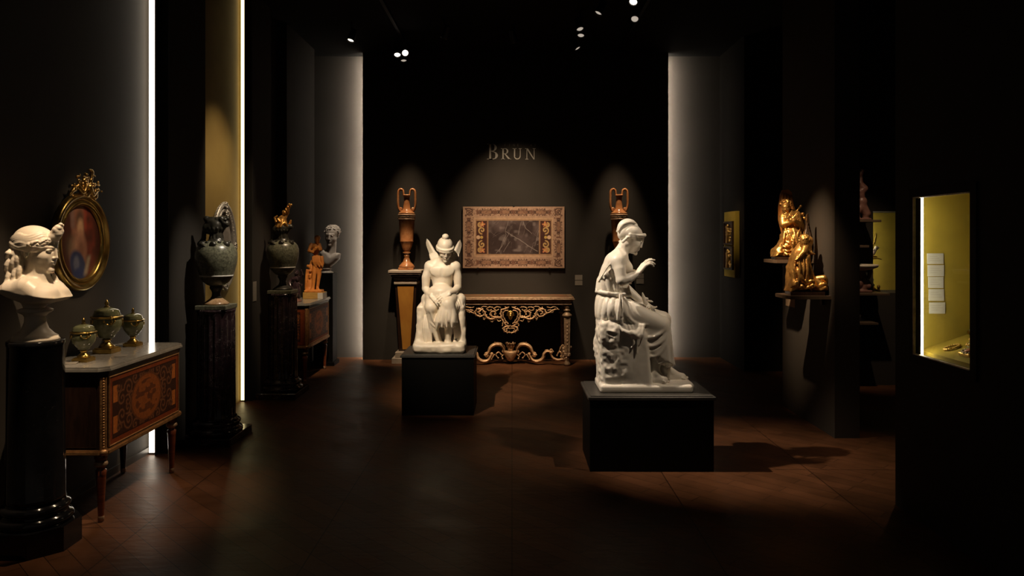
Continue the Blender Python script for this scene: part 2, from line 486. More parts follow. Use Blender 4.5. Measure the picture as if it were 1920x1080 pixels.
def floor_mat():
    m, t, b = nt('parquet')
    co = coords(t, (1, 1, 1), (0, 0, math.radians(45)))
    br = N(t, 'ShaderNodeTexBrick', Scale=1.0); br.inputs['Brick Width'].default_value = .62; br.inputs['Row Height'].default_value = .11
    br.inputs['Mortar Size'].default_value = .0018; br.inputs['Color1'].default_value = (.15, .062, .027, 1); br.inputs['Color2'].default_value = (.10, .042, .018, 1)
    br.inputs['Mortar'].default_value = (.02, .01, .006, 1); br.inputs['Bias'].default_value = -.1
    t.links.new(co, br.inputs['Vector'])
    sq = N(t, 'ShaderNodeTexBrick', Scale=1.0, offset=0.0); sq.inputs['Brick Width'].default_value = 1.05; sq.inputs['Row Height'].default_value = 1.05
    sq.inputs['Mortar Size'].default_value = .004; sq.inputs['Color1'].default_value = (1, 1, 1, 1); sq.inputs['Color2'].default_value = (.8, .8, .8, 1); sq.inputs['Mortar'].default_value = (.25, .25, .25, 1)
    t.links.new(coords(t), sq.inputs['Vector'])
    n = N(t, 'ShaderNodeTexNoise', Scale=3.0, Detail=8.0, Roughness=.6); t.links.new(coords(t, (1, 1, 1)), n.inputs['Vector'])
    w = ramp(t, n.outputs[0], [(.3, (.62, .62, .62)), (.7, (1.15, 1.1, 1.05))])
    m1 = N(t, 'ShaderNodeMixRGB', blend_type='MULTIPLY'); m1.inputs[0].default_value = 1
    m2 = N(t, 'ShaderNodeMixRGB', blend_type='MULTIPLY'); m2.inputs[0].default_value = 1
    t.links.new(br.outputs[0], m1.inputs[1]); t.links.new(sq.outputs[0], m1.inputs[2]); t.links.new(m1.outputs[0], m2.inputs[1]); t.links.new(w, m2.inputs[2])
    t.links.new(m2.outputs[0], b.inputs['Base Color'])
    rr = ramp(t, n.outputs[0], [(.3, (.36,)*3), (.7, (.50,)*3)]); t.links.new(rr, b.inputs['Roughness'])
    n2 = N(t, 'ShaderNodeTexNoise', Scale=9.0, Detail=5.0); t.links.new(coords(t, (1, 3, 1)), n2.inputs['Vector'])
    bp = N(t, 'ShaderNodeBump', Strength=.25, Distance=.01); t.links.new(n2.outputs[0], bp.inputs['Height']); t.links.new(bp.outputs[0], b.inputs['Normal'])
    b.inputs['Specular IOR Level'].default_value = .32
    return m
M = {}
M['floor'] = floor_mat()
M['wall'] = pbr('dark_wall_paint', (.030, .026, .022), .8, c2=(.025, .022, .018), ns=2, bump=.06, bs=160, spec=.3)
M['wall_shaded'] = pbr('shade_darkened_wall_paint', (.013, .0115, .010), .85, ns=2, bump=.06, bs=160, spec=.2)  # dark wall paint with shade put into its colour, offsetting strip spill
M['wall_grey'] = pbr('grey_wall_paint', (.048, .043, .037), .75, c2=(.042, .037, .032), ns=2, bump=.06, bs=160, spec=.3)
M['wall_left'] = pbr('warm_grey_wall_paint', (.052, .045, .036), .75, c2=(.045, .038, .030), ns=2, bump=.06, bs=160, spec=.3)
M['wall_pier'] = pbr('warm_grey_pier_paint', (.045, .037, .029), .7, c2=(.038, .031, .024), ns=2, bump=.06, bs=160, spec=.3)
M['ceil'] = pbr('black_ceiling_paint', (.006, .006, .006), .9, ns=2, spec=.2)
M['gold_wall'] = pbr('ochre_wall_paint', (.30, .20, .055), .7, c2=(.24, .155, .042), ns=2.5, bump=.06, bs=160, spec=.3)
M['olive'] = pbr('yellow_case_lining', (.40, .295, .042), .75, c2=(.28, .21, .032), ns=3.5, bump=.05, bs=120, spec=.2)
M['plinth'] = pbr('dark_grey_plinth_lacquer', (.0045, .0042, .0036), .55, ns=3, spec=.12)
M['plinth_top'] = pbr('plinth_top_lacquer', (.06, .056, .05), .38, ns=3, spec=.4)
M['marble'] = pbr('white_marble', (.82, .78, .70), .42, c2=(.76, .71, .62), ns=7, bump=.05, bs=220, sss=.12)
M['marble_warm'] = pbr('cream_marble', (.80, .72, .60), .40, c2=(.72, .63, .50), ns=7, bump=.05, bs=220, sss=.12)
M['marble_grey'] = pbr('greyed_marble', (.48, .42, .36), .5, c2=(.36, .31, .26), ns=12, bump=.08, bs=150)
M['black_marble'] = veined('black_marble', (.006, .006, .007), (.010, .010, .011), (.05, .05, .05), 6, .012, .10, .4)
M['dark_marble'] = veined('purple_black_marble', (.014, .009, .011), (.040, .022, .026), (.38, .32, .31), 11, .03, .14, .8, 12)
M['green_stone'] = veined('green_granite', (.028, .030, .019), (.17, .17, .115), (.26, .26, .19), 34, .12, .30, .6, 60)
M['green_stone_dark'] = pbr('dark_green_bronze', (.014, .013, .010), .34, metal=.2, c2=(.04, .037, .027), ns=30, bump=.15, bs=60)
M['agate'] = veined('banded_tan_marble', (.40, .26, .14), (.20, .11, .05), (.55, .45, .30), 14, .05, .25, .5, 16)
M['gold'] = pbr('gilt_bronze', (.72, .47, .16), .30, metal=1, c2=(.45, .27, .08), ns=30, bump=.2, bs=90, rvar=.06)
M['gold_leaf'] = pbr('gilded_wood', (.78, .43, .12), .36, metal=.85, c2=(.40, .18, .05), ns=26, bump=.3, bs=70, rvar=.08, lo=.45, hi=.72)
M['gold_dull'] = pbr('worn_gilded_wood', (.52, .37, .24), .5, metal=.3, c2=(.28, .18, .11), ns=30, bump=.3, bs=80)
M['gold_pale'] = pbr('pale_carved_gilding', (.72, .48, .27), .46, metal=.35, c2=(.36, .20, .10), ns=34, bump=.35, bs=80, lo=.42, hi=.7)
M['brass'] = pbr('brass', (.62, .44, .14), .28, metal=1, c2=(.40, .27, .08), ns=12, bump=.08, bs=60)
M['gilt_rail'] = pbr('gilt_rail', (.50, .27, .11), .38, metal=.6, c2=(.33, .17, .07), ns=30, bump=.3, bs=120)
M['porc'] = pbr('celadon_green_glaze', (.20, .21, .115), .12, c2=(.13, .14, .07), ns=22, coat=.4, lo=.4, hi=.62)
M['wood_red'] = pbr('red_brown_veneer', (.20, .050, .018), .28, c2=(.11, .026, .010), ns=9, stretch=(1, 1, 8), coat=.3)
M['wood_dark'] = pbr('dark_wood', (.030, .014, .008), .35, c2=(.018, .008, .005), ns=9, stretch=(6, 6, 1), coat=.2)
M['wood_amber'] = pbr('amber_marble', (.50, .24, .045), .30, c2=(.38, .155, .03), ns=6, stretch=(1, 1, .5))
M['top_marble'] = veined('grey_marble_top', (.30, .29, .26), (.22, .21, .19), (.42, .41, .38), 7, .04, .16, .6, 8)
M['ivory'] = pbr('stone_capital', (.42, .36, .29), .45, c2=(.34, .29, .23), ns=10)
M['vase_marble'] = veined('orange_alabaster', (.42, .19, .075), (.27, .10, .035), (.60, .36, .20), 12, .05, .22, .6, 14)
M['orange'] = pbr('orange_boxwood', (.62, .25, .055), .38, c2=(.48, .17, .035), ns=14, bump=.1, bs=100)
M['wood_block'] = pbr('tan_wood_block', (.45, .27, .07), .45, c2=(.34, .20, .05), ns=12, stretch=(1, 1, 5))
M['bronze'] = pbr('dark_bronze', (.035, .022, .014), .3, metal=.6, c2=(.06, .035, .02), ns=20, bump=.2, bs=70)
M['pink_bronze'] = pbr('red_terracotta_bronze', (.22, .11, .085), .4, c2=(.15, .07, .055), ns=20, bump=.2, bs=70)
M['silver'] = pbr('silver', (.66, .62, .56), .45, metal=.6, c2=(.42, .38, .34), ns=25, bump=.3, bs=120)
M['mirror'] = pbr('aged_mirror', (.62, .58, .55), .22, metal=.8, c2=(.45, .42, .40), ns=5)
M['card'] = pbr('label_card', (.52, .50, .46), .7, ns=8)
M['card_grey'] = pbr('grey_label_card', (.20, .18, .15), .7, ns=8)
M['card_tan'] = pbr('tan_paper_label', (.36, .25, .15), .8, c2=(.30, .20, .12), ns=9)
M['card_text'] = pbr('faint_print', (.40, .385, .35), .7)
M['ink'] = pbr('ink', (.05, .04, .035), .8)
M['letter'] = pbr('grey_letters', (.40, .385, .35), .5)
M['letter_dim'] = pbr('dim_letters', (.12, .115, .10), .6)
M['lamp_body'] = pbr('black_lamp_housing', (.012, .012, .012), .4)
M['led'] = emit('white_led', (1.0, .86, .68), 5.0)
M['led_hidden'] = emit('white_led_hidden', (1.0, .85, .68), 115.0)
M['led_yellow'] = emit('yellow_led', (1.0, .80, .38), 2.6)
M['led_case'] = emit('case_led', (1.0, .88, .60), 34.0)
M['lens'] = emit('lamp_lens', (1.0, .86, .70), 6.0)
M['lens_dim'] = emit('lamp_lens_dim', (1.0, .86, .70), .45)
M['glass'] = glassy('clear_glass')
M['red_stone'] = pbr('red_stone', (.35, .08, .04), .3)
M['shelf'] = pbr('shelf_paint', (.10, .065, .04), .5, ns=5)
M['vcol_wood'] = vcolmat('marquetry', .48, 12, 0, .35, (1, 6, 6), .18)
M['vcol_stone'] = vcolmat('inlaid_stone', .35, 25, 0, .25)
M['vcol_paint'] = vcolmat('oil_paint', .5, 40, 0, .15)
M['vcol_top'] = vcolmat('inlaid_top', .3, 20, .2, .25)

# ------------------------------------------------------------------ setting
CZ = 4.14
struct('floor', MB().box((-3.6, .6, -.1), (7.4, 12, 0)), M['floor'])
struct('ceiling', MB().box((-3.6, .6, CZ), (7.4, 12, CZ+.1)), M['ceil'])
def wl(x, y0, y1, mat, name='wall_left'):
    struct(name, MB().box((-3.6, y0, 0), (x, y1, CZ)), M[mat])
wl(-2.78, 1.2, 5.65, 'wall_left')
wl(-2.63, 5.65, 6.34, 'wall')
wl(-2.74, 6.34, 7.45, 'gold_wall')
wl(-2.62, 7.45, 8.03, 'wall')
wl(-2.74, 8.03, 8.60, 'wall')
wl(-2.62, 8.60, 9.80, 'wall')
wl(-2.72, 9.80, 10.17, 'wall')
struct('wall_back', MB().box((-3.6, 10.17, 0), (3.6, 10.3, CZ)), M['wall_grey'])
struct('wall_back', MB().box((-2.014, 9.97, 0), (2.108, 10.0, CZ)).box((-1.93, 10.0, 0), (2.02, 10.17, CZ)), M['wall'])  # second box: unseen filler added behind the slab to keep strip light out
struct('wall_right', MB().box((2.86, 9.10, 0), (3.60, 10.17, CZ)), M['wall_shaded'])
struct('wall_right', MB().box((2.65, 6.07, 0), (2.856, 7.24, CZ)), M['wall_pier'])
# wall with the display window
WX = 2.365; wy0, wy1, wz0, wz1 = 3.80, 4.33, .965, 1.885
struct('wall_right', MB().box((WX, 1.2, 0), (WX+.03, wy0, CZ)).box((WX, wy1, 0), (WX+.03, 4.56, CZ))
       .box((WX, wy0, 0), (WX+.03, wy1, wz0)).box((WX, wy0, wz1), (WX+.03, wy1, CZ))
       .box((WX+.03, 4.53, 0), (3.3, 4.56, CZ)), M['wall'])
struct('wall_right', MB().box((3.6, 8.25, 0), (4.03, 8.9, CZ)).box((4.03, 8.25, 0), (7.3, 8.9, 1.03)).box((4.03, 8.25, 1.94), (7.3, 8.9, CZ))
       .box((4.75, 8.25, 1.03), (7.3, 8.9, 1.94)), M['wall'])
struct('wall_right', MB().box((4.03, 8.72, 1.03), (4.75, 8.80, 1.94)), M['olive'])
struct('wall_right', MB().box((7.3, .6, 0), (7.4, 12, CZ)), M['wall'])
# low skirting shadow gap plates
struct('baseboard_left', MB().box((-2.78, 4.0, 0), (-2.768, 5.65, .05)), M['plinth_top'])

# display case inside the wall
case = thing('display_case', 'lit yellow-lined display case set in the dark wall beside the doorway', 'display case', (WX, (wy0+wy1)/2, wz0))
def cbox(name, lo, hi, mat, bev=0, par=case):
    L0 = case.location
    return MB().box(tuple(lo[i]-L0[i] for i in range(3)), tuple(hi[i]-L0[i] for i in range(3)), bev=bev).build(name, M[mat], par)
b = MB(); L0 = case.location
for lo, hi in (((WX+.03, 4.50, .90), (3.0, 4.53, 1.95)), ((2.95, 3.2, .90), (3.0, 4.50, 1.95)), ((WX+.03, 3.2, .90), (2.95, 3.23, 1.95)),
               ((WX+.03, 3.23, 1.92), (2.95, 4.50, 1.95)), ((WX+.03, 3.23, .90), (2.95, 4.50, .93))):
    b.box(tuple(lo[i]-L0[i] for i in range(3)), tuple(hi[i]-L0[i] for i in range(3)))
b.build('lining', M['olive'], case)
# sloping deck
dk = MB()
dz = lambda x: .965 + (x-2.48)*.33
dk.prism([(2.48, .93), (2.95, .93), (2.95, dz(2.95)), (2.48, dz(2.48))], 3.24, 4.495, 'y')
do = dk.build('deck', M['olive'], case); do.matrix_parent_inverse = Matrix.Translation(-L0)
fb = MB()
r = .012
fb.box((WX-r, wy0-.05, wz0-.05), (WX+.004, wy1+.05, wz0)).box((WX-r, wy0-.05, wz1), (WX+.004, wy1+.05, wz1+.05)).box((WX-r, wy0-.05, wz0), (WX+.004, wy0, wz1)).box((WX-r, wy1, wz0), (WX+.004, wy1+.05, wz1))
fo = fb.build('frame', M['plinth'], case); fo.matrix_parent_inverse = Matrix.Translation(-L0)
rb = MB()
e = .007
rb.box((WX-.018, wy0, wz0), (WX-.004, wy1, wz0+e)).box((WX-.018, wy0, wz1-e), (WX-.004, wy1, wz1)).box((WX-.018, wy1-e, wz0), (WX-.004, wy1, wz1))
ro = rb.build('rim', M['silver'], case); ro.matrix_parent_inverse = Matrix.Translation(-L0)
go = MB().box((WX+.010, wy0, wz0), (WX+.014, wy1, wz1)).build('glass_pane', M['glass'], case); go.matrix_parent_inverse = Matrix.Translation(-L0)
led_case = tag(MB().tube([(2.432, 4.385, .95), (2.432, 4.385, 1.89)], .0065, 10).build('light_tube', M['led_case']), 'thin white vertical light tube inside the yellow display case', 'light')

# light strips
def strip(x, y, z0, z1, w, d, mat, label):
    t = thing('light_strip', label, 'light', (x, y, z0))
    MB().box((-w/2, -d/2, 0), (w/2, d/2, z1-z0)).build('diffuser', M[mat], t)
    MB().box((-w/2, -d/2, -.012), (w/2, d/2, 0)).build('end_cap', M['lamp_body'], t)
    return t
strip(-2.733, 5.630, .012, CZ-.01, .056, .016, 'led', 'broad white vertical light strip on the wall beside the oval painting')
strip(-2.704, 7.437, .012, CZ-.01, .044, .010, 'led_yellow', 'yellow vertical light strip beside the silver oval mirror')
struct('spill_blocker_1', MB().box((-2.700, 5.585, 0), (-2.694, 5.65, CZ)).box((-2.700, 5.642, 0), (-2.62, 5.649, CZ)), M['lamp_body'])  # black plates added to keep the white strip's light off the block face
struct('spill_blocker_2', MB().box((-2.680, 7.40, 0), (-2.674, 7.45, CZ)), M['lamp_body'])  # black plate added to stop the yellow strip spilling onto the next block
strip(-2.000, 10.0025, .012, CZ-.01, .026, .002, 'led_hidden', 'white vertical light tucked behind the back wall edge, near the male bust')
strip(2.092, 10.0025, .012, CZ-.01, .026, .002, 'led_hidden', 'white vertical light tucked behind the back wall edge, near the seated woman statue')
strip(4.06, 8.60, 1.04, 1.93, .012, .012, 'led_case', 'small vertical light in the far yellow niche')

# ------------------------------------------------------------------ spotlights
def spot(pos, tgt, e, ang, col=(1, .80, .58), blend=.6, rad=.03, body=None):
    l = bpy.data.lights.new('spot', 'SPOT'); l.energy = e; l.spot_size = math.radians(ang); l.spot_blend = blend; l.color = col; l.shadow_soft_size = rad
    o = bpy.data.objects.new('spot', l); COL.objects.link(o)
    d = (Vector(tgt)-Vector(pos)).normalized()
    o.location = Vector(pos) + d*.02
    o.rotation_euler = d.to_track_quat('-Z', 'Y').to_euler()
    if body: lamp(pos, tgt, body)
    return o
def lamp(pos, tgt, label, lens='lens', r=.045):
    d = (Vector(tgt)-Vector(pos)).normalized()
    t = thing('track_spotlight', label, 'spotlight', (pos[0], pos[1], CZ-.03), 0, 'spotlights on the ceiling')
    off = Vector(pos)-t.location
    Q = d.to_track_quat('-Z', 'Y').to_matrix().to_4x4()
    Mx = Matrix.Translation(off) @ Q
    MB().lathe([(r*.75, .15), (r*.8, .14), (r*.9, .05), (r, .02), (r, 0), (r*.92, 0), (r*.8, .02)], 20, M=Mx, cap=False).lathe([(r*.75, .15), (.001, .15)], 20, M=Mx, cap=False).build('housing', M['lamp_body'], t)
    MB().lathe([(.001, .021), (r*.45, .022), (r*.80, .0195)], 20, M=Mx, cap=False).build('lens', M[lens], t)
    MB().lathe([(.012, 0), (.012, .03)], 10, c=(0, 0, 0)).tube([(0, 0, 0), off - d*.09], .008).build('stem', M['lamp_body'], t)
    return t
for i, x in enumerate((-1.36, 1.42)):
    tag(MB().box((x-.018, 2.5, CZ-.03), (x+.018, 9.85, CZ)).build('lighting_track', M['lamp_body']), ('black lighting track on the ceiling above the winged statue side', 'black lighting track on the ceiling above the seated woman side')[i], 'lighting track')
# ------------------------------------------------------------------ display plinths of the two seated statues
def display_plinth(x0, x1, y0, y1, zt, label, tier):
    t = thing('display_plinth', label, 'plinth', ((x0+x1)/2, (y0+y1)/2, 0))
    hx = (x1-x0)/2; hy = (y1-y0)/2
    MB().box((-hx+.014, -hy+.014, 0), (hx-.014, hy-.014, zt-.03)).build('body', M['plinth'], t)
    MB().box((-hx, -hy, zt-.03), (hx, hy, zt-.008), bev=.003).box((-hx+tier, -hy+tier, zt-.008), (hx-tier, hy-tier, zt), bev=.003).build('top_slab', M['plinth_top'], t)
    return t
display_plinth(.535, 1.435, 5.19, 5.76, .535, 'low black plinth under the seated draped woman statue', .02)
display_plinth(-1.035, -.34, 6.83, 7.42, .565, 'low black plinth under the winged seated figure', .012)

# ------------------------------------------------------------------ seated draped woman (side view)
def woman():
    Y0 = 5.46; sc = F/Y0
    def W(px, py, d=0.0): return np.array([(px-HX)/sc, Y0+d, EYE-(py-HY)/sc])
    def poly(pts): return [(W(*p)[0], W(*p)[2]) for p in pts]
    zb = .535
    S = SDF((.60, Y0-.235, zb), (1.40, Y0+.27, 1.80), .0042); S.k = .02
    # slab and rock
    S.box((.965, Y0, zb+.028), (.335, .175, .030), .02, k=.01)
    S.box((1.24, Y0+.03, zb+.026), (.09, .11, .028), .028, k=.03)
    rough = lambda X, Y, Z: .018*noise3(X, Y, Z, 8, 1)*np.clip((.88-X)/.14, .10, 1) + .011*noise3(X, Y, Z*1.6, 17, 2)*np.clip((.84-X)/.10, .06, 1)*np.clip((X-.625)/.05, .15, 1) + .006*noise3(X, Y, Z, 40, 3)*np.clip((.86-X)/.10, .1, 1)
    S.prof(poly([(1120,604),(1124,597),(1160,598),(1192,603),(1206,622),(1212,655),(1214,690),(1218,722),(1124,722),(1121,690),(1118,650)]), Y0, .165, .03, .015, disp=rough)
    for x0, py, x1, w in ((1134, 619, 1146, .022), (1128, 652, 1158, .020), (1126, 672, 1150, .012), (1128, 693, 1152, .014)):   # ledges cut in the rock
        S.cap(W(x0, py, -.195), W(x1, py+3, -.180), w, w*.5, .010, 'sub')
    # pelvis, thighs
    hip = W(1147, 580)
    S.ell(W(1147, 577), (.100, .158, .105), None, .03)
    S.cap(W(1143, 552), W(1143, 590), .080, .085, .06)
    kn_n = W(1236, 606, -.085); kn_f = W(1246, 602, .075)
    S.cap(W(1150, 578, -.08), kn_n, .094, .064, .03); S.cap(W(1150, 578, .08), kn_f, .094, .062, .03)
    # drapery over lap and legs
    S.prof(poly([(1150,566),(1180,562),(1200,573),(1226,587),(1244,600),(1251,612),(1254,640),(1257,665),(1260,680),(1246,684),(1236,678),(1226,672),(1214,664),(1200,655),(1186,640),(1170,625),(1158,612)]),
           Y0, .148, .05, .025, disp=lambda X, Y, Z: .004*np.sin(Y*120+X*25)*np.clip((1.0-Z)/.12, 0, 1))
    # lower legs and feet
    an_f = W(1246, 690, .0); an_n = W(1223, 695, -.085)
    S.cap(kn_f, an_f, .058, .034, .02); S.cap(W(1232, 625, -.07), an_n, .055, .034, .02)
    foot(S, W(1240, 713, .0), W(1294, 713, .015), .095, .080, an_f, .012)
    foot(S, W(1210, 713, -.085), W(1250, 713, -.115), .095, .078, an_n, .012)
    # straight hanging pleats below the knees and hem
    for i in range(11):
        a = i/10
        d = -.125 + .25*a; px0 = 1236 + 14*a; 
        top = W(px0-4, 618+3*math.sin(i*2.1), d*.85); bot = W(px0+6, 676+6*a+3*math.sin(i*1.7), d)
        if i < 4: bot = W(1228+3*i, 668+3*i, d)
        S.cap(top, bot, .010, .016, .012)
    for i in range(10):
        d = -.11+.235*i/9.5
        S.cap(W(1240+1.4*i, 630, d), W(1243+1.6*i, 690, d), .003, .006, .006, 'sub')
    # swags on the near side: curved folds falling from the knee and hip
    def fold(pts, r, op='add', k=.012): S.chain([W(*p) for p in pts], r, k, op, n=4)
    sw = [[(1244,607,-.13),(1228,622,-.150),(1208,628,-.148),(1188,622,-.145),(1176,612,-.15)],
          [(1246,612,-.13),(1236,632,-.143),(1218,643,-.146),(1200,640,-.142),(1190,626,-.14)],
          [(1247,618,-.128),(1240,642,-.140),(1226,660,-.142),(1210,662,-.138),(1198,650,-.13)],
          [(1248,620,-.125),(1246,650,-.132),(1240,670,-.136),(1228,676,-.134)],
          [(1250,615,-.12),(1252,645,-.128),(1254,680,-.13)],
          [(1152,560,-.15),(1156,590,-.172),(1166,610,-.165),(1184,612,-.155)],
          [(1160,560,-.148),(1170,588,-.166),(1186,602,-.156),(1206,604,-.15)],
          [(1166,556,-.14),(1182,580,-.15),(1204,594,-.14),(1226,600,-.135)]]
    for p in sw: fold(p, [.006]+[.011]*(len(p)-2)+[.006])
    for p in sw: fold([(x-1, y+5.5, d+.003) for x, y, d in p], [.002]+[.006]*(len(p)-2)+[.002], 'sub', .008)
    # cloth bunched over the rock edge
    for dx, dy in ((0, 0), (7, 3), (14, 2), (20, 6)):
        fold([(1158+dx, 606, -.165), (1162+dx, 614+dy, -.180), (1170+dx, 618+dy, -.178), (1178+dx, 612, -.168)], [.008, .013, .012, .007])
    for px, y1 in ((1186, 655), (1190, 640), (1195, 630), (1181, 632)):
        fold([(px+4, 606, -.160), (px+2, 622, -.178), (px, y1, -.176)], [.011, .010, .004])
    fold([(1176,622,-.172),(1181,636,-.178),(1177,645,-.176)], [.009,.009,.005])
    # torso
    wt = lambda U, V: .095 + .055*np.clip((V-1.36)/.12, 0, 1) - .02*np.clip((V-1.52)/.06, 0, 1) + .045*np.clip((1.22-V)/.12, 0, 1)
    S.prof(poly([(1157,466),(1148,476),(1139,485),(1130,499),(1124,514),(1121,530),(1119,543),(1121,549),(1119,570),(1119,588),(1122,601),(1150,602),(1175,590),(1184,572),(1182,548),(1178,530),(1181,513),(1181,500),(1177,488),(1172,474)]), Y0, wt, .085, .02)
    for sy in (-.06, .06): S.ell(W(1173, 503, sy), (.042, .048, .045), None, .03)
    S.cap(W(1151, 487, -.11), W(1151, 487, .11), .040, .040, .05)
    # pleated bodice on the back and the girdle
    def pleat(X, Y, Z):
        u = np.arctan2(Y-Y0, X-.80)
        strap = np.clip((1.455-(Z-.9*(X-.72))-.02)/.012, 0, 1)
        m = strap*np.clip((Z-1.245)/.02, 0, 1)*np.clip((.815-X)/.02, 0, 1)
        return -.011*(np.abs(np.sin(u*11+1.5*np.sin(Z*14)+(Z-1.3)*3))**.8)*m
    S.shift((.60, Y0-.23, 1.24), (.84, Y0+.23, 1.56), pleat)
    fold([(1161,479,-.105),(1149,486,-.136),(1137,497,-.128),(1127,515,-.09),(1121,528,-.04)], .0055, 'add', .004)
    fold([(1163,482,-.10),(1151,489,-.140),(1139,500,-.132),(1129,518,-.095)], .004, 'sub', .004)
    ring = [W(1150+31*math.cos(a), 547+3*math.cos(a)+2, 0)+np.array([0, .126*math.sin(a), 0]) for a in np.linspace(0, 2*PI, 26)]
    for i in range(25): S.cap(ring[i], ring[i+1], .011+.004*(i % 2), .011+.004*((i+1) % 2), .006)
    for i in range(25): S.cap(ring[i]-np.array([0,0,.017]), ring[i+1]-np.array([0,0,.017]), .004, .004, .006, 'sub')
    # skirt pleats down the back and side, girdle ends
    def pleat2(X, Y, Z):
        u = np.arctan2(Y-Y0, X-.80)
        m = np.clip((1.235-Z)/.03, 0, 1)*np.clip((Z-1.045)/.02, 0, 1)*np.clip((.86-X)/.06, 0, 1)
        return (.003-.011*(np.abs(np.sin(u*11+1.0*np.sin(Z*9)+(Z-1.1)*1.5))**.6))*m
    S.shift((.60, Y0-.23, 1.03), (.88, Y0+.23, 1.25), pleat2)
    fold([(1157,550,-.148),(1155,565,-.178),(1153,580,-.182),(1152,594,-.18)], [.010,.007,.012,.010], 'add', .004)
    fold([(1160,550,-.148),(1161,568,-.176),(1158,588,-.18)], [.008,.006,.010], 'add', .004)
    # arms
    sh_n = W(1154, 489, -.145); el_n = W(1158, 523, -.185); wr_n = W(1190, 511, -.135)
    S.ell(sh_n, (.050, .040, .050), None, .03)
    S.chain([sh_n, W(1156, 503, -.165), el_n], [.043, .044, .037], .02)
    S.chain([el_n, W(1171, 520, -.170), wr_n], [.038, .036, .024], .010)
    hand(S, wr_n, W(1206, 491, -.12)-wr_n, (.5, .15, -.6), .17, 1, (.35, .5, .75, .9), .05, (.2, .3))
    sh_f = W(1160, 490, .14); el_f = W(1172, 535, .185); wr_f = W(1205, 566, .10)
    S.ell(sh_f, (.050, .040, .050), None, .03)
    S.cap(sh_f, el_f, .043, .037, .02); S.cap(el_f, wr_f, .038, .026, .008)
    hand(S, wr_f, W(1218, 579, .05)-wr_f, (-.2, -.3, .9), .15, -1, (.5, .6, .7, .8), .06, (.5, .5))
    S.chain([W(1212, 570, .03), W(1208, 558, .03), W(1206, 550, .03)], [.016, .013, .006], .008)   # small bird held upright
    S.ell(W(1213, 561, .03), (.018, .012, .012), None, .008)
    # neck and head
    S.chain([W(1160, 486), W(1166, 472), W(1172, 460)], [.075, .050, .048], .025)
    fw = (math.cos(math.radians(-24)), .02, math.sin(math.radians(-24)))
    L, R = head(S, W(1184, 448), fw, (0, 0, 1), .205, .006, 1.0, ears=False)
    h = .205
    # scarf over the crown, rolled diadem, curls
    S.ell(L(0, -.10, .19), np.array((.36, .42, .33))*h, R, .01)
    S.ell(L(0, -.30, .27), np.array((.26, .30, .33))*h, R, .004)
    S.chain([L(0, -.58, .10), L(0, -.58, .34), L(0, -.42, .53), L(0, -.20, .59), L(0, -.05, .56)], [.03*h, .05*h, .05*h, .04*h, .02*h], .03, n=4)
    for i in range(17):
        q = -1+2*i/16; S.ell(L(.30*math.sin(q*1.35), .34-.25*(1-math.cos(q*1.35)), .30-.14*q*q+.02*(i % 2)), np.array((.045, .045, .05))*h, R, .003)
    for sx in (-1, 1):
        S.chain([L(sx*.16, -.56, .05), L(sx*.20, -.52, .32), L(sx*.20, -.34, .50), L(sx*.16, -.14, .55)], [.04*h, .06*h, .06*h, .03*h], .006, n=4)
        S.chain([L(sx*.27, -.40, .02), L(sx*.29, -.34, .26), L(sx*.27, -.20, .42), L(sx*.2, -.04, .49)], [.012*h, .02*h, .02*h, .01*h], .006, 'sub', n=4)
    S.ell(L(0, -.36, .10), np.array((.27, .20, .28))*h, R, .01)
    S.chain([L(-.34, -.04, .14), L(-.30, .20, .22), L(-.14, .33, .27), L(0, .37, .31), L(.14, .33, .27), L(.30, .20, .22), L(.34, -.04, .14)], [.025*h, .04*h, .06*h, .075*h, .06*h, .04*h, .025*h], .006, n=4)
    rs = random.Random(3)
    for sx in (-1, 1):
        for i in range(9):
            a = i/8
            S.ell(L(sx*(.335-.26*a**1.4), -.12+.46*a, .04+.16*a), np.array((.06, .06, .055))*h*(1+.2*rs.random()), R, .003)
            S.ell(L(sx*(.345-.26*a**1.4), -.16+.46*a, .10+.15*a), np.array((.05, .05, .045))*h*(1+.3*rs.random()), R, .003)
        for i in range(4): S.ell(L(sx*.30, -.20-.03*i, -.03-.07*i), np.array((.07, .06, .055))*h, R, .004)
    S.k = .02
    return S.mesh('marble_woman_statue', M['marble'])
o = woman(); tag(o, 'white marble statue of a seated draped woman in profile on a rock, one hand raised', 'statue')

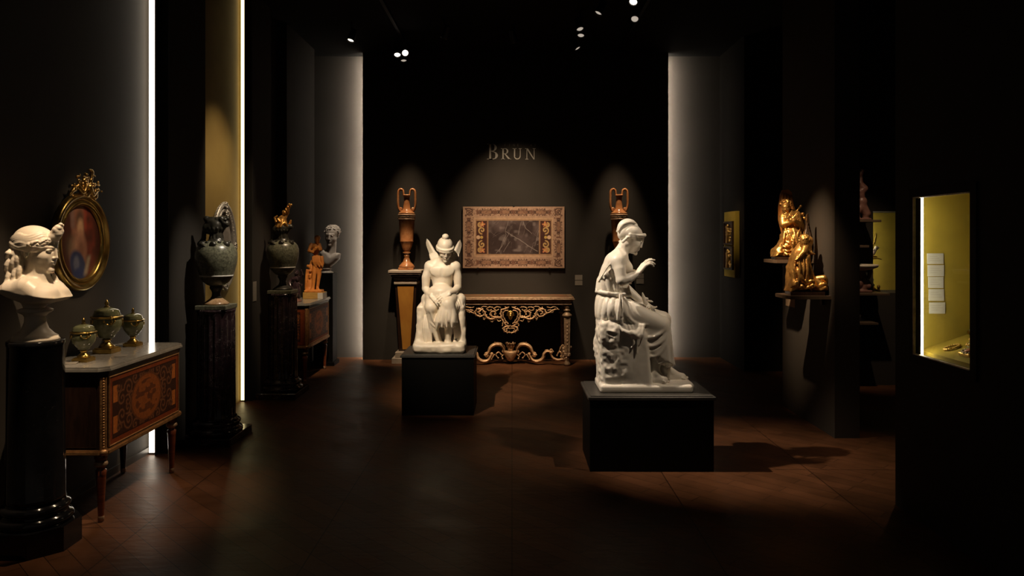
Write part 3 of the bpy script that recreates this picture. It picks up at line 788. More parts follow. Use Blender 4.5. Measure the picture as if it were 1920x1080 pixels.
# ------------------------------------------------------------------ winged seated figure (frontal)
def angel():
    Y0 = 7.12; sc = F/Y0
    def W(px, py, d=0.0): return np.array([(px-HX)/sc, Y0+d, EYE-(py-HY)/sc])
    zb = .565
    S = SDF((-.96, Y0-.28, zb), (-.42, Y0+.27, 1.74), .0042); S.k = .02
    cx = W(828, 600)[0]
    rough = lambda X, Y, Z: .010*noise3(X, Y, Z, 10, 4) + .005*noise3(X, Y, Z, 28, 5)
    # ground slab and rock seat
    S.box((cx-.01, Y0-.01, zb+.045), (.245, .235, .048), .04, k=.02, disp=rough)
    S.box((cx, Y0+.08, zb+.22), (.205, .135, .24), .05, k=.04, disp=rough)
    for sx in (-1, 1):
        S.box((cx+sx*.175, Y0+.03, zb+.24), (.05, .14, .205), .035, k=.02, disp=rough)
        S.cap((cx+sx*.20, Y0-.08, zb+.05), (cx+sx*.185, Y0-.06, zb+.30), .055, .035, .04, disp=rough)
    # pelvis, belly, chest
    S.ell((cx, Y0+.04, W(0, 553)[2]), (.135, .11, .095))
    S.ell(W(829, 530, .02), (.095, .078, .09)); S.ell(W(829, 512, .015), (.122, .082, .115), None, .03)
    S.cap(W(806, 499, .015), W(853, 500, .015), .048, .048, .04)
    for px in (818, 842): S.ell(W(px, 508, -.055), (.050, .013, .038), None, .04)
    S.cap(W(829.5, 503, -.085), W(829, 534, -.07), .004, .006, .02, 'sub')
    S.ell(W(829, 541, -.055), (.004, .015, .006), None, .008, 'sub')
    for sy in (1, -1): S.cap(W(829+sy*4, 520, -.075), W(829+sy*17, 530, -.05), .003, .003, .014, 'sub')
    # thighs toward the viewer; right knee lower, left knee crossing higher
    kl = W(812, 574, -.17); kr = W(843, 566, -.205)
    S.cap(W(812, 556, .0), kl, .075, .058, .03); S.cap(W(846, 556, .0), kr, .078, .057, .03)
    # lower legs
    al = W(826, 640, -.11); ar = W(842, 637, -.135)
    S.chain([kl, W(815, 602, -.14), al], [.050, .039, .026], .012); S.chain([kr, W(844, 600, -.165), ar], [.050, .043, .028], .012)
    foot(S, W(840, 650, -.11), W(845, 658, -.215)+np.array([0, 0, .02]), .075, .070, ar, .010)
    foot(S, W(825, 650, -.09), W(829, 658, -.20)+np.array([0, 0, .02]), .07, .065, al, .010)
    foot(S, W(853, 640, -.07), W(856, 650, -.17)+np.array([0, 0, .03]), .06, .06, W(852, 632, -.06), .010)
    # cloth over the lap: smooth sheet over thighs, falling between and beside the legs
    S.ell(W(828, 555, -.07), (.150, .115, .075), None, .03)
    S.ell(W(824, 546, -.045), (.10, .085, .065), None, .03)
    def fold(pts, r, op='add', k=.010): S.chain([W(*p) for p in pts], r, k, op, n=4)
    wv = lambda X, Y, Z: .004*np.sin(X*190+Z*20)
    S.prof([(W(*p)[0], W(*p)[2]) for p in ((827,576),(834,562),(846,560),(855,568),(858,585),(860,600),(852,609),(845,604),(838,610),(830,605),(823,613),(820,598))], Y0-.185, .072, .06, .02,
           disp=lambda X, Y, Z: -.009*(np.abs(np.sin((X-cx)*58+.6*np.sin(Z*18)))**.7)*np.clip((W(0, 568)[2]-Z)/.12, 0, 1))
    for px, d in ((824, -.20), (833, -.24), (842, -.25), (851, -.235), (857, -.20)):
        fold([(840+(px-840)*.35, 566, -.235), (840+(px-840)*.8, 585, d-.012), (px, 607, d-.008)], [.005, .009, .009], 'add', .008)
    S.cap(W(829, 565, -.15), W(829, 600, -.13), .030, .020, .02)
    # swags on both hips and cloth bunches hanging at the sides
    for sx, b0 in ((-1, 802), (1, 862)):
        for i in range(5):
            fold([(b0+sx*2-sx*i*4, 560+i, -.06-.02*i), (b0+sx*4-sx*i*3, 572, -.085-.02*i), (b0-sx*1-sx*i*3, 584+2*i, -.08-.02*i)], [.011, .016, .010], 'add', .006)
        for i in range(4):
            fold([(b0-sx*i*3.2, 582, -.09), (b0+sx*1-sx*i*3.6, 605, -.115-.008*i), (b0-sx*i*2.4, 632+4*math.sin(i*2), -.115-.006*i)], [.010, .011, .007], 'add', .005)
            fold([(b0-sx*1.7-sx*i*3.2, 588, -.10), (b0-sx*.8-sx*i*3.6, 608, -.132-.008*i), (b0-sx*1.6-sx*i*2.4, 628, -.13)], [.002, .004, .002], 'sub', .004)
        S.cap(W(b0, 600, -.03), W(b0+sx, 560, -.02), .05, .055, .03)
    fold([(812,580,-.215),(818,600,-.19),(826,606,-.17)], [.008,.010,.008]); fold([(806,578,-.20),(808,600,-.17),(812,620,-.15)], [.008,.012,.008])
    fold([(808,566,-.19),(820,562,-.185),(832,566,-.18)], [.006,.009,.006]); fold([(812,558,-.165),(826,556,-.175),(840,560,-.18)], [.005,.007,.005])
    S.ell(W(829, 547, -.085), (.125, .095, .075), None, .02)
    for i in range(7):
        a = i/6; px = 812+34*a
        fold([(px*.6+829*.4, 538, -.135+.05*abs(a-.5)), (px, 552, -.185+.08*abs(a-.5)), (px+4*(a-.5), 566, -.20+.06*abs(a-.5))], [.004, .007, .006], 'add', .010)
    for i in range(6):
        a = i/5
        fold([(800+2*a, 575+5*a, -.10-.03*a), (806+4*a, 592+3*a, -.16), (815+5*a, 604+5*a, -.17), (826+2*a, 606+4*a, -.15)], [.006, .010, .010, .006], 'add', .008)
    for i in range(5):
        fold([(799+3*i, 590, -.12), (797+3.4*i, 612, -.145), (800+3*i, 640+3*math.sin(i*2), -.13)], [.010, .013, .007], 'add', .006)
    # arms: hands meet on the lap
    sl = W(806, 500, .01); el = W(798, 541, .0); wl = W(812, 551, -.15)
    S.ell(sl, (.050, .050, .052), None, .03)
    S.chain([sl, W(799, 520, .0), el], [.046, .043, .034], .012); S.chain([el, W(804, 548, -.06), wl], [.035, .033, .022], .008)
    hand(S, wl, W(827, 561, -.20)-wl, (.1, .7, -.8), .165, 1, (.35, .45, .5, .6), .09)
    sr = W(853, 501, .01); er = W(859, 538, -.01); wr = W(845, 547, -.16)
    S.ell(sr, (.050, .050, .052), None, .03)
    S.chain([sr, W(858, 520, .0), er], [.046, .043, .034], .012); S.chain([er, W(853, 545, -.07), wr], [.035, .033, .022], .008)
    hand(S, wr, W(828, 555, -.20)-wr, (-.1, .7, -.8), .165, -1, (.35, .45, .5, .6), .09)
    # neck, head bowed and turned a little
    S.chain([W(831, 501, .02), W(832, 489, .0), W(834, 476, -.03)], [.075, .050, .044], .03)
    S.cap(W(817, 491, .02), W(846, 491, .02), .040, .040, .03)
    a = math.radians(-28)
    h = .205
    L, R = head(S, W(835.5, 468.5, -.05), (.22, -math.cos(a), math.sin(a)), (.03, -.2, 1), h, .006, .5, ears=False)
    # knitted-looking cap of hair with bun
    S.ell(L(0, -.10, .22), np.array((.36, .42, .36))*h, R, .006)
    ring = [L(.37*math.sin(t), -.06+.42*math.cos(t), .13+.03*math.cos(t)) for t in np.linspace(0, 2*PI, 25)]
    for i in range(24): S.cap(ring[i], ring[i+1], .055*h, .055*h, .004)
    ring = [L(.365*math.sin(t), -.05+.42*math.cos(t), .05+.02*math.cos(t)) for t in np.linspace(0, 2*PI, 25)]
    for i in range(24): S.cap(ring[i], ring[i+1], (.055+.012*(i % 2))*h, (.055+.012*((i+1) % 2))*h, .003)
    S.ell(L(0, -.12, .63), np.array((.16, .16, .14))*h, R, .005)
    o = S.mesh('winged_marble_statue', M['marble_warm'])
    # wings: separate part, feathered
    for sx, root, tip in ((-1, (815, 487), (795.5, 449)), (1, (849, 487), (862, 451))):
        w = MB()
        a = W(root[0], root[1], .085); b = W(tip[0], tip[1], .15)
        ax = b-a; Ln = np.linalg.norm(ax); ax /= Ln; sd = np.array([-ax[2], 0, ax[0]])*(-sx)
        for k in range(6):      # overlapping long feathers
            t0 = k/5
            st = a + sd*(.022 - .044*t0)*(-1) + np.array([0, .004*k, 0]) - ax*.03
            en = a + ax*Ln*(1.02-.13*t0) + sd*(.010 - .024*t0)*(-1) + np.array([0, .004*k, 0])
            pts = [st + (en-st)*q for q in np.linspace(0, 1, 9)]
            w.tube(pts, lambda q, t0=t0: .0155*(math.sin(PI*min(1, .30+q*.70))**.35)+.001, 10, flat=(1, .35), up=(0, 1, 0))
        for k in range(5):      # short covert feathers near the shoulder
            st = a + sd*(.030-.015*k)*(-1) - ax*.02 + np.array([0, -.012, 0]); en = st + ax*Ln*.45
            pts = [st + (en-st)*q for q in np.linspace(0, 1, 7)]
            w.tube(pts, lambda q: .016*(math.sin(PI*min(1, .25+q*.8))**.6)+.002, 8, flat=(1, .4), up=(0, 1, 0))
        w.build('wing', M['marble_warm'], o)
    return o
o = angel(); tag(o, 'cream marble seated winged figure with bowed head and hands on its lap', 'statue')
# ------------------------------------------------------------------ inlaid surfaces: colour worked out point by point
def seg_dist(U, V, pts):
    d = None
    for (ax, ay), (bx, by) in zip(pts[:-1], pts[1:]):
        ex, ey = bx-ax, by-ay
        t = np.clip(((U-ax)*ex+(V-ay)*ey)/(ex*ex+ey*ey+1e-12), 0, 1)
        q = (U-ax-ex*t)**2+(V-ay-ey*t)**2
        d = q if d is None else np.minimum(d, q)
    return np.sqrt(d)
def spiral(cx, cy, r, turns, a0, sgn=1, n=18):
    return [(cx+r*(1-.85*i/n)*math.cos(a0+sgn*2*PI*turns*i/n), cy+r*(1-.85*i/n)*math.sin(a0+sgn*2*PI*turns*i/n)) for i in range(n+1)]
def mixc(C, m, c):
    m = np.clip(m, 0, 1)[..., None]; return C*(1-m) + np.array(c)*m
def grid_panel(name, w, h, nx, ny, fn, mat, parent=None, Mx=None):
    """flat sheet in local x-z, centred, colours fn(U, V) with U in -w/2..w/2"""
    u = np.linspace(-w/2, w/2, nx); v = np.linspace(-h/2, h/2, ny)
    U, V = np.meshgrid(u, v)
    C = fn(U, V)
    co = np.stack([U, np.zeros_like(U), V], -1).reshape(-1, 3)
    i = np.arange(nx*ny).reshape(ny, nx)
    q = np.stack([i[:-1, :-1], i[:-1, 1:], i[1:, 1:], i[1:, :-1]], -1).reshape(-1, 4)
    me = bpy.data.meshes.new(name)
    me.vertices.add(len(co)); me.vertices.foreach_set('co', co.astype(np.float32).ravel())
    me.loops.add(q.size); me.loops.foreach_set('vertex_index', q.astype(np.int32).ravel())
    me.polygons.add(len(q)); me.polygons.foreach_set('loop_start', np.arange(0, q.size, 4, dtype=np.int32)); me.polygons.foreach_set('loop_total', np.full(len(q), 4, np.int32))
    ca = me.color_attributes.new('Col', 'FLOAT_COLOR', 'POINT')
    rgba = np.concatenate([C.reshape(-1, 3), np.ones((nx*ny, 1))], 1).astype(np.float32)
    ca.data.foreach_set('color', rgba.ravel())
    if Mx is not None: me.transform(Mx)
    me.update()
    return link(name, me, mat, parent)

def marquetry(w, h):
    def fn(U, V):
        C = np.zeros(U.shape+(3,)); C[:] = (.22, .048, .014)
        fx, fy = w/2-.040, h/2-.040
        inside = (np.abs(U) < fx) & (np.abs(V) < fy)
        C = mixc(C, ((np.abs(U) < fx+.006) & (np.abs(V) < fy+.006)).astype(float), (.03, .012, .008))
        C = mixc(C, inside.astype(float), (.050, .020, .013))
        # orange blocks at both ends
        bl = inside & (np.abs(U) > fx-.055) & (np.abs(V) > h*.10) & (np.abs(U) < fx-.008) & (np.abs(V) < fy-.02)
        C = mixc(C, bl.astype(float), (.46, .14, .03))
        sc = np.full(U.shape, 9.0); a = np.abs(U); b = np.abs(V)
        k = min(w/.8, 1.3)
        for (cx, cy, r, t, a0, sg) in ((.20*k, .10, .055, 1.4, 0, 1), (.27*k, .05, .05, 1.3, 2, -1), (.13*k, .145, .035, 1.2, 4, 1), (.21*k, .02, .04, 1.2, 1, 1), (.06*k, .15, .03, 1.2, 3, -1), (.30*k, .12, .03, 1.1, 3, 1), (.17*k, .05, .03, 1, 5, 1)):
            sc = np.minimum(sc, seg_dist(a, b, spiral(cx, cy, r, t, a0, sg)))
        C = mixc(C, (sc < .008)*inside, (.115, .042, .020))
        C = mixc(C, (sc < .003)*inside, (.20, .085, .042))
        e = np.sqrt((U/(.17*k))**2+(V/(.145))**2)
        C = mixc(C, (e < 1).astype(float), (.27, .080, .022)); C = mixc(C, (np.abs(e-1) < .04).astype(float), (.15, .05, .02))
        tex = noise3(U*1.0, V*2.2, U*0, 28, 3)
        C = mixc(C, ((e < .78) & (tex > .12)).astype(float), (.13, .042, .018))
        return C
    return fn
def commode(label, loc, L=.98, D=.43, top=.905, mat_end='wood_red', end_fn=True):
    t = thing('marquetry_commode', label, 'commode', loc)
    c = .035
    def oct_(dx, dy): # only the two room-side corners are canted
        return [(-D/2, -L/2-dy), (D/2-c+dx*.4, -L/2-dy), (D/2+dx, -L/2+c-dy*.4), (D/2+dx, L/2-c+dy*.4), (D/2-c+dx*.4, L/2+dy), (-D/2, L/2+dy)]
    b = MB().prism(oct_(.016, .016), top-.012, top, 'z')
    b.prism(oct_(.022, .022), top-.026, top-.012, 'z')
    b.build('marble_top', M['top_marble'], t)
    f = MB().prism(oct_(.008, .008), top-.046, top-.026, 'z'); f.prism(oct_(.003, .003), top-.060, top-.046, 'z'); f.build('top_moulding', M['wood_dark'], t)
    MB().prism(oct_(-.004, -.004), .405, top-.060, 'z').build('carcass', M[mat_end], t)
    r = MB().prism(oct_(.006, .006), .395, .425, 'z').prism(oct_(.012, .012), .402, .418, 'z'); r.build('lower_rail', M['gilt_rail'], t)
    # canted corner mounts with a rope of beads
    for sy in (-1, 1):
        m = MB()
        y = sy*(L/2-c/2); x = D/2-c/2
        n = Vector((1, sy, 0)).normalized()
        m.box((-.019, -.004, .425), (.019, .006, top-.062), M=Matrix.Translation((x, y, 0)) @ Matrix.Rotation(math.atan2(n.y, n.x)-PI/2, 4, 'Z'), bev=.003)
        for i in range(26): m.ball((x+n.x*.007, y+n.y*.007, .44+i*.0158), (.006, .006, .0075), nu=8, nv=6)
        m.ball((x+n.x*.004, y+n.y*.004, .41), (.024, .024, .020))
        m.build('corner_mount', M['gilt_rail'], t)
    # legs
    for sx in (-1, 1):
        for sy in (-1, 1):
            x = sx*(D/2-.045); y = sy*(L/2-.045)
            l = MB().lathe([(.008, 0), (.013, .01), (.016, .03), (.027, .27), (.030, .30), (.022, .305), (.022, .320), (.034, .330), (.036, .342), (.030, .352), (.030, .365), (.036, .372), (.036, .396)], 20, c=(x, y, 0),
                           rf=lambda a, z: 1-.06*(abs(math.cos(a*5)) if .03 < z < .28 else 0))
            lo = l.build('leg', M['wood_dark'] if sx < 0 else M['wood_red'], t)
            MB().lathe([(.023, .318), (.0355, .329), (.0375, .336), (.0355, .344), (.031, .352)], 20, c=(x, y, 0)).build('leg_collar', M['gold_dull'], lo)
            MB().lathe([(.010, .001), (.017, .006), (.0175, .03), (.015, .04)], 16, c=(x, y, 0)).build('leg_tip', M['gold_dull'], lo)
    ph = top-.062-.43
    zc = .43+ph/2
    w = L-2*c-.02
    fp = grid_panel('front_panel', w, ph-.01, 240, 130, marquetry(w, ph-.01), M['vcol_wood'], t, Matrix.Translation((D/2+.001, 0, zc)) @ Matrix.Rotation(PI/2, 4, 'Z'))
    fr = MB()
    for z0, z1 in ((zc-ph/2+.002, zc-ph/2+.010), (zc+ph/2-.010, zc+ph/2-.002)): fr.box((D/2-.004, -w/2, z0), (D/2+.006, w/2, z1), bev=.002)
    for y0 in (-w/2-.002, w/2-.006): fr.box((D/2-.004, y0, zc-ph/2+.002), (D/2+.006, y0+.008, zc+ph/2-.002), bev=.002)
    fr.build('panel_frame', M['gilt_rail'], t)
    we = D-c-.03
    if end_fn:
        grid_panel('end_panel', we, ph-.01, 120, 130, marquetry(we, ph-.01), M['vcol_wood'], t, Matrix.Translation((-c/2, -L/2+.002, zc)))
    else:
        MB().box((-c/2-we/2, -L/2, zc-ph/2+.01), (-c/2+we/2, -L/2+.01, zc+ph/2-.01), bev=.003).build('end_panel', M['wood_dark'], t)
    return t
commode('marquetry commode with grey marble top carrying three green urns', (-2.555, 4.735, 0), top=.905, mat_end='wood_dark', end_fn=False)
commode('marquetry commode with canted gilt corners carrying the orange figurine', (-2.515, 8.83, 0), L=.98, D=.42, top=.905)

# ------------------------------------------------------------------ columns
def column(label, loc, mat, fluted=True, H=1.065, plinth='square', r=.150):
    t = thing('marble_column', label, 'column', loc)
    b = MB()
    if plinth == 'square': b.box((-.205, -.25, 0), (.205, .25, .062), bev=.004)
    else:
        o = [(.215*math.cos(PI/8+i*PI/4), .215*math.sin(PI/8+i*PI/4)) for i in range(8)]
        b.prism(o, 0, .13, 'z')
    z0 = .062 if plinth == 'square' else .13
    b.build('plinth', M[mat], t)
    q = 1 if plinth == 'square' else .86
    MB().lathe([(.198*q, z0), (.207*q, z0+.012), (.207*q, z0+.030), (.197*q, z0+.042), (.180*q, z0+.048), (.176*q, z0+.062), (.182*q, z0+.070), (.190*q, z0+.078), (.190*q, z0+.092), (.180*q, z0+.102), (.165*q, z0+.108), (.160*q, z0+.125)], 64, cap=False).build('base_moulding', M[mat], t)
    zs = z0+.12
    n = 120 if fluted else 48
    if fluted:
        prof = [(1.03, zs), (1.0, zs+.012)] + [(1.0-.03*k/12, zs+.012+(H-.012-zs)*k/12) for k in range(1, 12)] + [(.97, H-.03), (.985, H-.02), (1.0, H-.016), (1.0, H)]
        MB().lathe([(p*r, z) for p, z in prof], n, rf=lambda a, z: 1-(.075*abs(math.sin(a*10))**.7 if zs+.03 < z < H-.04 else 0)).build('shaft', M[mat], t)
    else:
        MB().lathe([(r*1.04, zs), (r, zs+.02), (r*.96, H-.03), (r*.985, H-.022), (r*.985, H-.004), (r*.97, H)], n).build('shaft', M[mat], t)
    return t
column('glossy black round column under the pale profile bust', (-2.553, 3.965, 0), 'black_marble', False, 1.10, 'oct', .139)
column('fluted dark marble column beside the yellow light, under a green ewer', (-2.42, 6.05, 0), 'dark_marble')
column('fluted dark marble column under the ewer with a gilt figure', (-2.40, 7.74, 0), 'dark_marble')

# ------------------------------------------------------------------ ewers
def ewer(label, loc, gilt):
    t = thing('stone_ewer', label, 'ewer', loc)
    MB().box((-.125, -.125, 0), (.125, .125, .036), bev=.004).build('base_plate', M['green_stone'], t)
    MB().lathe([(.098, .036), (.100, .048), (.085, .058), (.060, .078), (.046, .088)], 40).build('foot', M['agate'] if not gilt else M['green_stone_dark'], t)
    MB().lathe([(.046, .088), (.036, .105), (.033, .13), (.038, .150), (.050, .166), (.052, .178), (.046, .186), (.058, .19)], 32).build('stem', M['green_stone_dark'], t)
    MB().lathe([(.040, .188), (.070, .197), (.100, .222), (.124, .256), (.128, .268), (.128, .276), (.145, .32), (.158, .37), (.164, .42), (.162, .46), (.150, .50), (.128, .528), (.102, .545), (.080, .555)], 64).build('body', M['green_stone'], t)
    MB().lathe([(.1275, .264), (.1315, .268), (.1315, .274), (.1285, .278)], 64, cap=False).build('white_band', M['card'], t)
    S = SDF((-.20, -.14, .50), (.20, .14, .96 if gilt else .76), .005); S.k = .012
    S.chain([(0, 0, .54), (0, 0, .58), (0, 0, .63), (0, 0, .665)], [.080, .052, .046, .056], .015)
    for k in range(12):
        a = k*2*PI/12; S.chain([(.052*math.cos(a), .052*math.sin(a), .575), (.045*math.cos(a), .045*math.sin(a), .62), (.060*math.cos(a), .060*math.sin(a), .655)], [.007, .006, .010], .003)
    S.chain([(-.06, 0, .66), (0, 0, .68), (.08, 0, .695)], [.05, .062, .03], .015)          # lip
    S.chain([(-.05, 0, .70), (-.085, 0, .68), (-.10, 0, .62), (-.105, 0, .57), (-.135, -.0, .53)], [.018, .018, .018, .02, .022], .01, n=4)
    for a in np.linspace(0, 2*PI, 14)[:-1]: S.ell((.10*math.cos(a), .10*math.sin(a), .545), (.016, .016, .012))
    # masks and swags on the shoulder
    for a in (-1.4, -.5, -2.3): S.ell((.12*math.cos(a), .12*math.sin(a), .525), (.028, .028, .03)); 
    S.chain([(.04, -.125, .53), (-.02, -.145, .505), (-.07, -.12, .53)], .010, .006, n=4)
    if not gilt:   # dark crouching figure on the lip
        S.ell((-.03, 0, .71), (.055, .045, .045)); S.ell((-.075, -.01, .735), (.026, .026, .028)); S.chain([(.0, 0, .72), (.05, -.02, .735), (.075, -.03, .70)], [.03, .024, .014])
        S.ell((.055, .02, .735), (.03, .03, .025))
        for k in range(16): S.ell((-.07+.012*k*.9, .03*math.sin(k*2.1), .725+.018*math.cos(k*1.7)), (.016, .016, .014), None, .004)
    S.mesh('neck', M['green_stone_dark'], t)
    if gilt:
        G = SDF((-.12, -.08, .66), (.14, .08, .97), .0045); G.k = .008
        G.chain([(-.015, 0, .695), (-.01, 0, .75), (.01, 0, .80)], [.060, .046, .030])
        for k in range(9): G.chain([(.01+.02*math.cos(k*.7), .02*math.sin(k*.7), .79), (-.01+.045*math.cos(k*.7+.2), .045*math.sin(k*.7+.2), .745), (-.015+.062*math.cos(k*.7), .060*math.sin(k*.7), .695)], [.004, .008, .010], .003)
        G.ell((.015, -.01, .845), (.022, .024, .026)); G.cap((.01, 0, .80), (.014, 0, .835), .014, .014)
        G.chain([(-.01, -.02, .80), (-.045, -.03, .775), (-.02, -.05, .75)], [.014, .012, .010]); G.chain([(.025, .02, .80), (.05, .02, .84), (.06, .0, .885)], [.014, .012, .010])
        rs = random.Random(5)
        for i in range(26):
            q = i/25; G.ell((.02+.06*q+.012*math.sin(i*2.4), -.01+.02*math.cos(i*2.4), .83+.10*q), (.012, .012, .012), None, .003)
        G.chain([(-.04, 0, .70), (-.07, 0, .74), (-.085, 0, .79), (-.06, 0, .81)], [.018, .014, .012, .008]); G.chain([(.0, -.03, .70), (.04, -.045, .73), (.055, -.03, .70)], [.018, .014, .012])
        G.chain([(.02, .0, .69), (.07, .0, .71), (.085, .0, .76)], [.02, .016, .010])
        G.mesh('gilt_figure', M['gold_leaf'], t)
    return t
ewer('dark green stone ewer with crouching figure on its lip', (-2.42, 6.05, 1.065), False)
ewer('dark green stone ewer topped by a gilt figure', (-2.40, 7.74, 1.065), True)

# ------------------------------------------------------------------ three green mounted urns on the commode
def urn(label, loc, s):
    t = thing('mounted_green_urn', label, 'urn', loc, 0, 'green urns on the near commode')
    MB().box((-.105*s, -.105*s, 0), (.105*s, .105*s, .05*s), bev=.004*s).box((-.09*s, -.09*s, .05*s), (.09*s, .09*s, .062*s), bev=.003*s).build('base', M['brass'], t)
    MB().lathe([(.080, .062), (.084, .072), (.066, .088), (.040, .112), (.034, .135), (.048, .142), (.048, .150), (.030, .158)], 28, M=Matrix.Scale(s, 4)).build('gilt_foot', M['brass'], t)
    MB().lathe([(.030, .155), (.070, .168), (.078, .176), (.075, .184), (.105, .215), (.135, .26), (.150, .31), (.155, .35), (.152, .385), (.140, .405)], 40, M=Matrix.Scale(s, 4)).build('bowl', M['porc'], t)
    MB().lathe([(.150, .388), (.166, .395), (.168, .405), (.160, .412), (.140, .414)], 40, M=Matrix.Scale(s, 4), cap=False).build('rim_mount', M['brass'], t)
    MB().lathe([(.140, .412), (.142, .425), (.128, .455), (.128, .470), (.100, .490), (.060, .505), (.022, .512)], 40, M=Matrix.Scale(s, 4)).build('lid', M['porc'], t)
    b = MB().lathe([(.022, .510), (.034, .516), (.014, .525), (.020, .54), (.024, .555), (.012, .575), (.002, .60)], 16, M=Matrix.Scale(s, 4)); b.build('finial', M['brass'], t)
    for sg in (-1, 1):
        h = MB(); pts = [(sg*x*s*.707, -x*s*.707*sg, z*s) for x, z in ((.15, .40), (.175, .415), (.185, .395), (.175, .36), (.150, .345))]
        h.tube(pts, .010*s, 8); h.ball(pts[0], .020*s); h.ball(pts[-1], .018*s); h.build('handle', M['brass'], t)
    for a in range(4):
        th = a*PI/2 - .9
        g = MB(); g.tube([(.158*s*math.cos(th+u*.35), .158*s*math.sin(th+u*.35), (.36-.035*(1-u*u))*s) for u in np.linspace(-1, 1, 9)], .007*s, 6)
        for u in (-1, 1): g.ball((.157*s*math.cos(th+u*.35), .157*s*math.sin(th+u*.35), .365*s), .012*s, nu=8, nv=6)
        g.build('swag', M['brass'], t)
    return t
urn('small green covered urn with gilt mounts nearest to the pale bust', (-2.573, 4.44, .905), .44)
urn('largest green covered urn with gilt mounts between its two smaller mates', (-2.62, 4.78, .905), .575)
urn('small green covered urn with gilt mounts beside the white light strip', (-2.600, 5.07, .905), .44)
def card(label, loc, rz, tilt, w, h, mat='card', lines=3):
    t = thing('label_card', label, 'label', loc, rz)
    Mx = Matrix.Rotation(tilt, 4, 'X')
    MB().box((-w/2, -.001, 0), (w/2, .001, h), M=Mx).build('board', M[mat], t)
    if lines:
        b = MB()
        for i in range(lines):
            z = h*(.82-.62*i/max(1, lines))
            b.box((-w*.38, -.0018, z-h*.02), (w*(.38-.2*(i % 2)), -.0008, z+h*.02), M=Mx)
        b.build('print_lines', M['ink'], t)
    return t
card('small card lying on the commode in front of the largest green urn', (-2.44, 4.60, .9065), .3, -1.45, .07, .05, 'card_grey', 0)
card('small card lying on the commode by the black column', (-2.60, 4.33, .9065), .2, -1.45, .08, .05, 'card_grey', 0)

# ------------------------------------------------------------------ round-topped gilt framed portrait and silver mirror, both hung on the left side wall
def oval_disc(name, a, b, fn, mat, parent, Mx, nr=40, na=90):
    vs = [(0, 0)]; 
    for i in range(1, nr+1):
        for k in range(na): vs.append((a*i/nr*math.cos(2*PI*k/na), b*i/nr*math.sin(2*PI*k/na)))
    A = np.array(vs)
    C = fn(A[:, 0], A[:, 1])
    fs = [(0, 1+k, 1+(k+1) % na) for k in range(na)]
    for i in range(nr-1):
        for k in range(na):
            p = 1+i*na; fs.append((p+k, p+na+k, p+na+(k+1) % na, p+(k+1) % na))
    me = bpy.data.meshes.new(name); me.from_pydata([(x, 0, z) for x, z in vs], [], fs)
    ca = me.color_attributes.new('Col', 'FLOAT_COLOR', 'POINT')
    ca.data.foreach_set('color', np.concatenate([C, np.ones((len(C), 1))], 1).astype(np.float32).ravel())
    me.transform(Mx); me.update()
    return link(name, me, mat, parent)
def portrait(U, V):
    a, b = .245, .245
    u = U/a; v = V/b
    C = np.zeros(U.shape+(3,)); C[:] = (.10, .028, .018)
    n = noise3(u, v, u*0, 2.2, 1)*.5+.5; n2 = noise3(u, v, u*0, 6, 2)*.5+.5
    sm = lambda x, w=.12: np.clip(.5-x/w, 0, 1)
    C = mixc(C, sm(np.abs(u-.45)-.22)*n2, (.26, .045, .025)); C = mixc(C, sm(np.abs(u+.1)-.28)*sm(.2-v)*1.0, (.42, .17, .10))
    C = mixc(C, sm(np.abs(u+.28+.1*v)-.08)*sm(.35-v), (.34, .20, .16)); C = mixc(C, sm(np.abs(u-.22)-.06)*sm(.3-v), (.45, .08, .045))
    C = mixc(C, sm(np.hypot(u+.02, (v-.62)/1.3)-.16), (.16, .08, .05))                       # hair
    C = mixc(C, sm(np.hypot((u+.0)/.8, (v-.38)/1.3)-.17), (.80, .47, .26)); C = mixc(C, sm(np.hypot((u-.02)/.8, (v-.15)/1.2)-.14), (.62, .32, .18))  # face, neck
    C = mixc(C, sm(np.hypot((u+.10)/1.0, (v+.22)/1.35)-.36, .2), (.55, .27, .17))            # shoulders
    C = mixc(C, sm(np.hypot((u-.05)/.8, (v+.20)/1.4)-.20, .2), (.30, .13, .08))
    C = mixc(C, sm(np.hypot((u+.42)/1.0, (v+.10)/1.2)-.18, .3)*.6, (.16, .14, .09))
    x = (u+.10)*.8+(v+.62)*.55; y = -(u+.10)*.55+(v+.62)*.8
    C = mixc(C, sm(np.hypot(x/1.0, y/1.45)-.30, .08), (.035, .05, .13)); C = mixc(C, sm(np.hypot((u+.17)/.7, (v+.55)/1.0)-.18, .12)*.55, (.26, .27, .34))
    C = mixc(C, sm(np.hypot((u+.05)/1.3, (v+.80)/.8)-.16, .1), (.03, .05, .16)); C = mixc(C, sm(np.abs((u-.32)-.35*(v+.6))-.07)*sm(np.abs(v+.62)-.25), (.48, .38, .26))
    C = C*(.8+.35*n2[..., None])
    e = np.hypot(u, v)
    return C
def oval_frame(name, label, cat, loc, a, b, fn, disc_mat, rim_mat, crest, discname):
    t = thing(name, label, cat, loc, PI/2)      # local -y faces the room
    # moulded rim
    prof = [(-.012, 0), (-.010, .020), (.0, .030), (.012, .028), (.018, .018), (.030, .020), (.042, .034), (.056, .036), (.066, .024), (.070, 0)]
    n = 96; vs = []; fs = []
    for o, d in prof:
        for k in range(n):
            th = 2*PI*k/n; vs.append(((a+o)*math.cos(th), -d-.012, (b+o)*math.sin(th)))
    for i in range(len(prof)-1):
        for k in range(n): j = (k+1) % n; fs.append((i*n+k, i*n+j, (i+1)*n+j, (i+1)*n+k))
    m = MB(); m.add(vs, fs, 0, True)
    m.lathe([(a*.9, 0), (a*.9, .012)], 40, M=Matrix.Rotation(PI/2, 4, 'X'))
    m.build('frame', rim_mat, t)
    oval_disc(discname, a, b, fn, disc_mat, t, Matrix.Translation((0, -.016, 0)))
    crest(t, a, b)
    return t
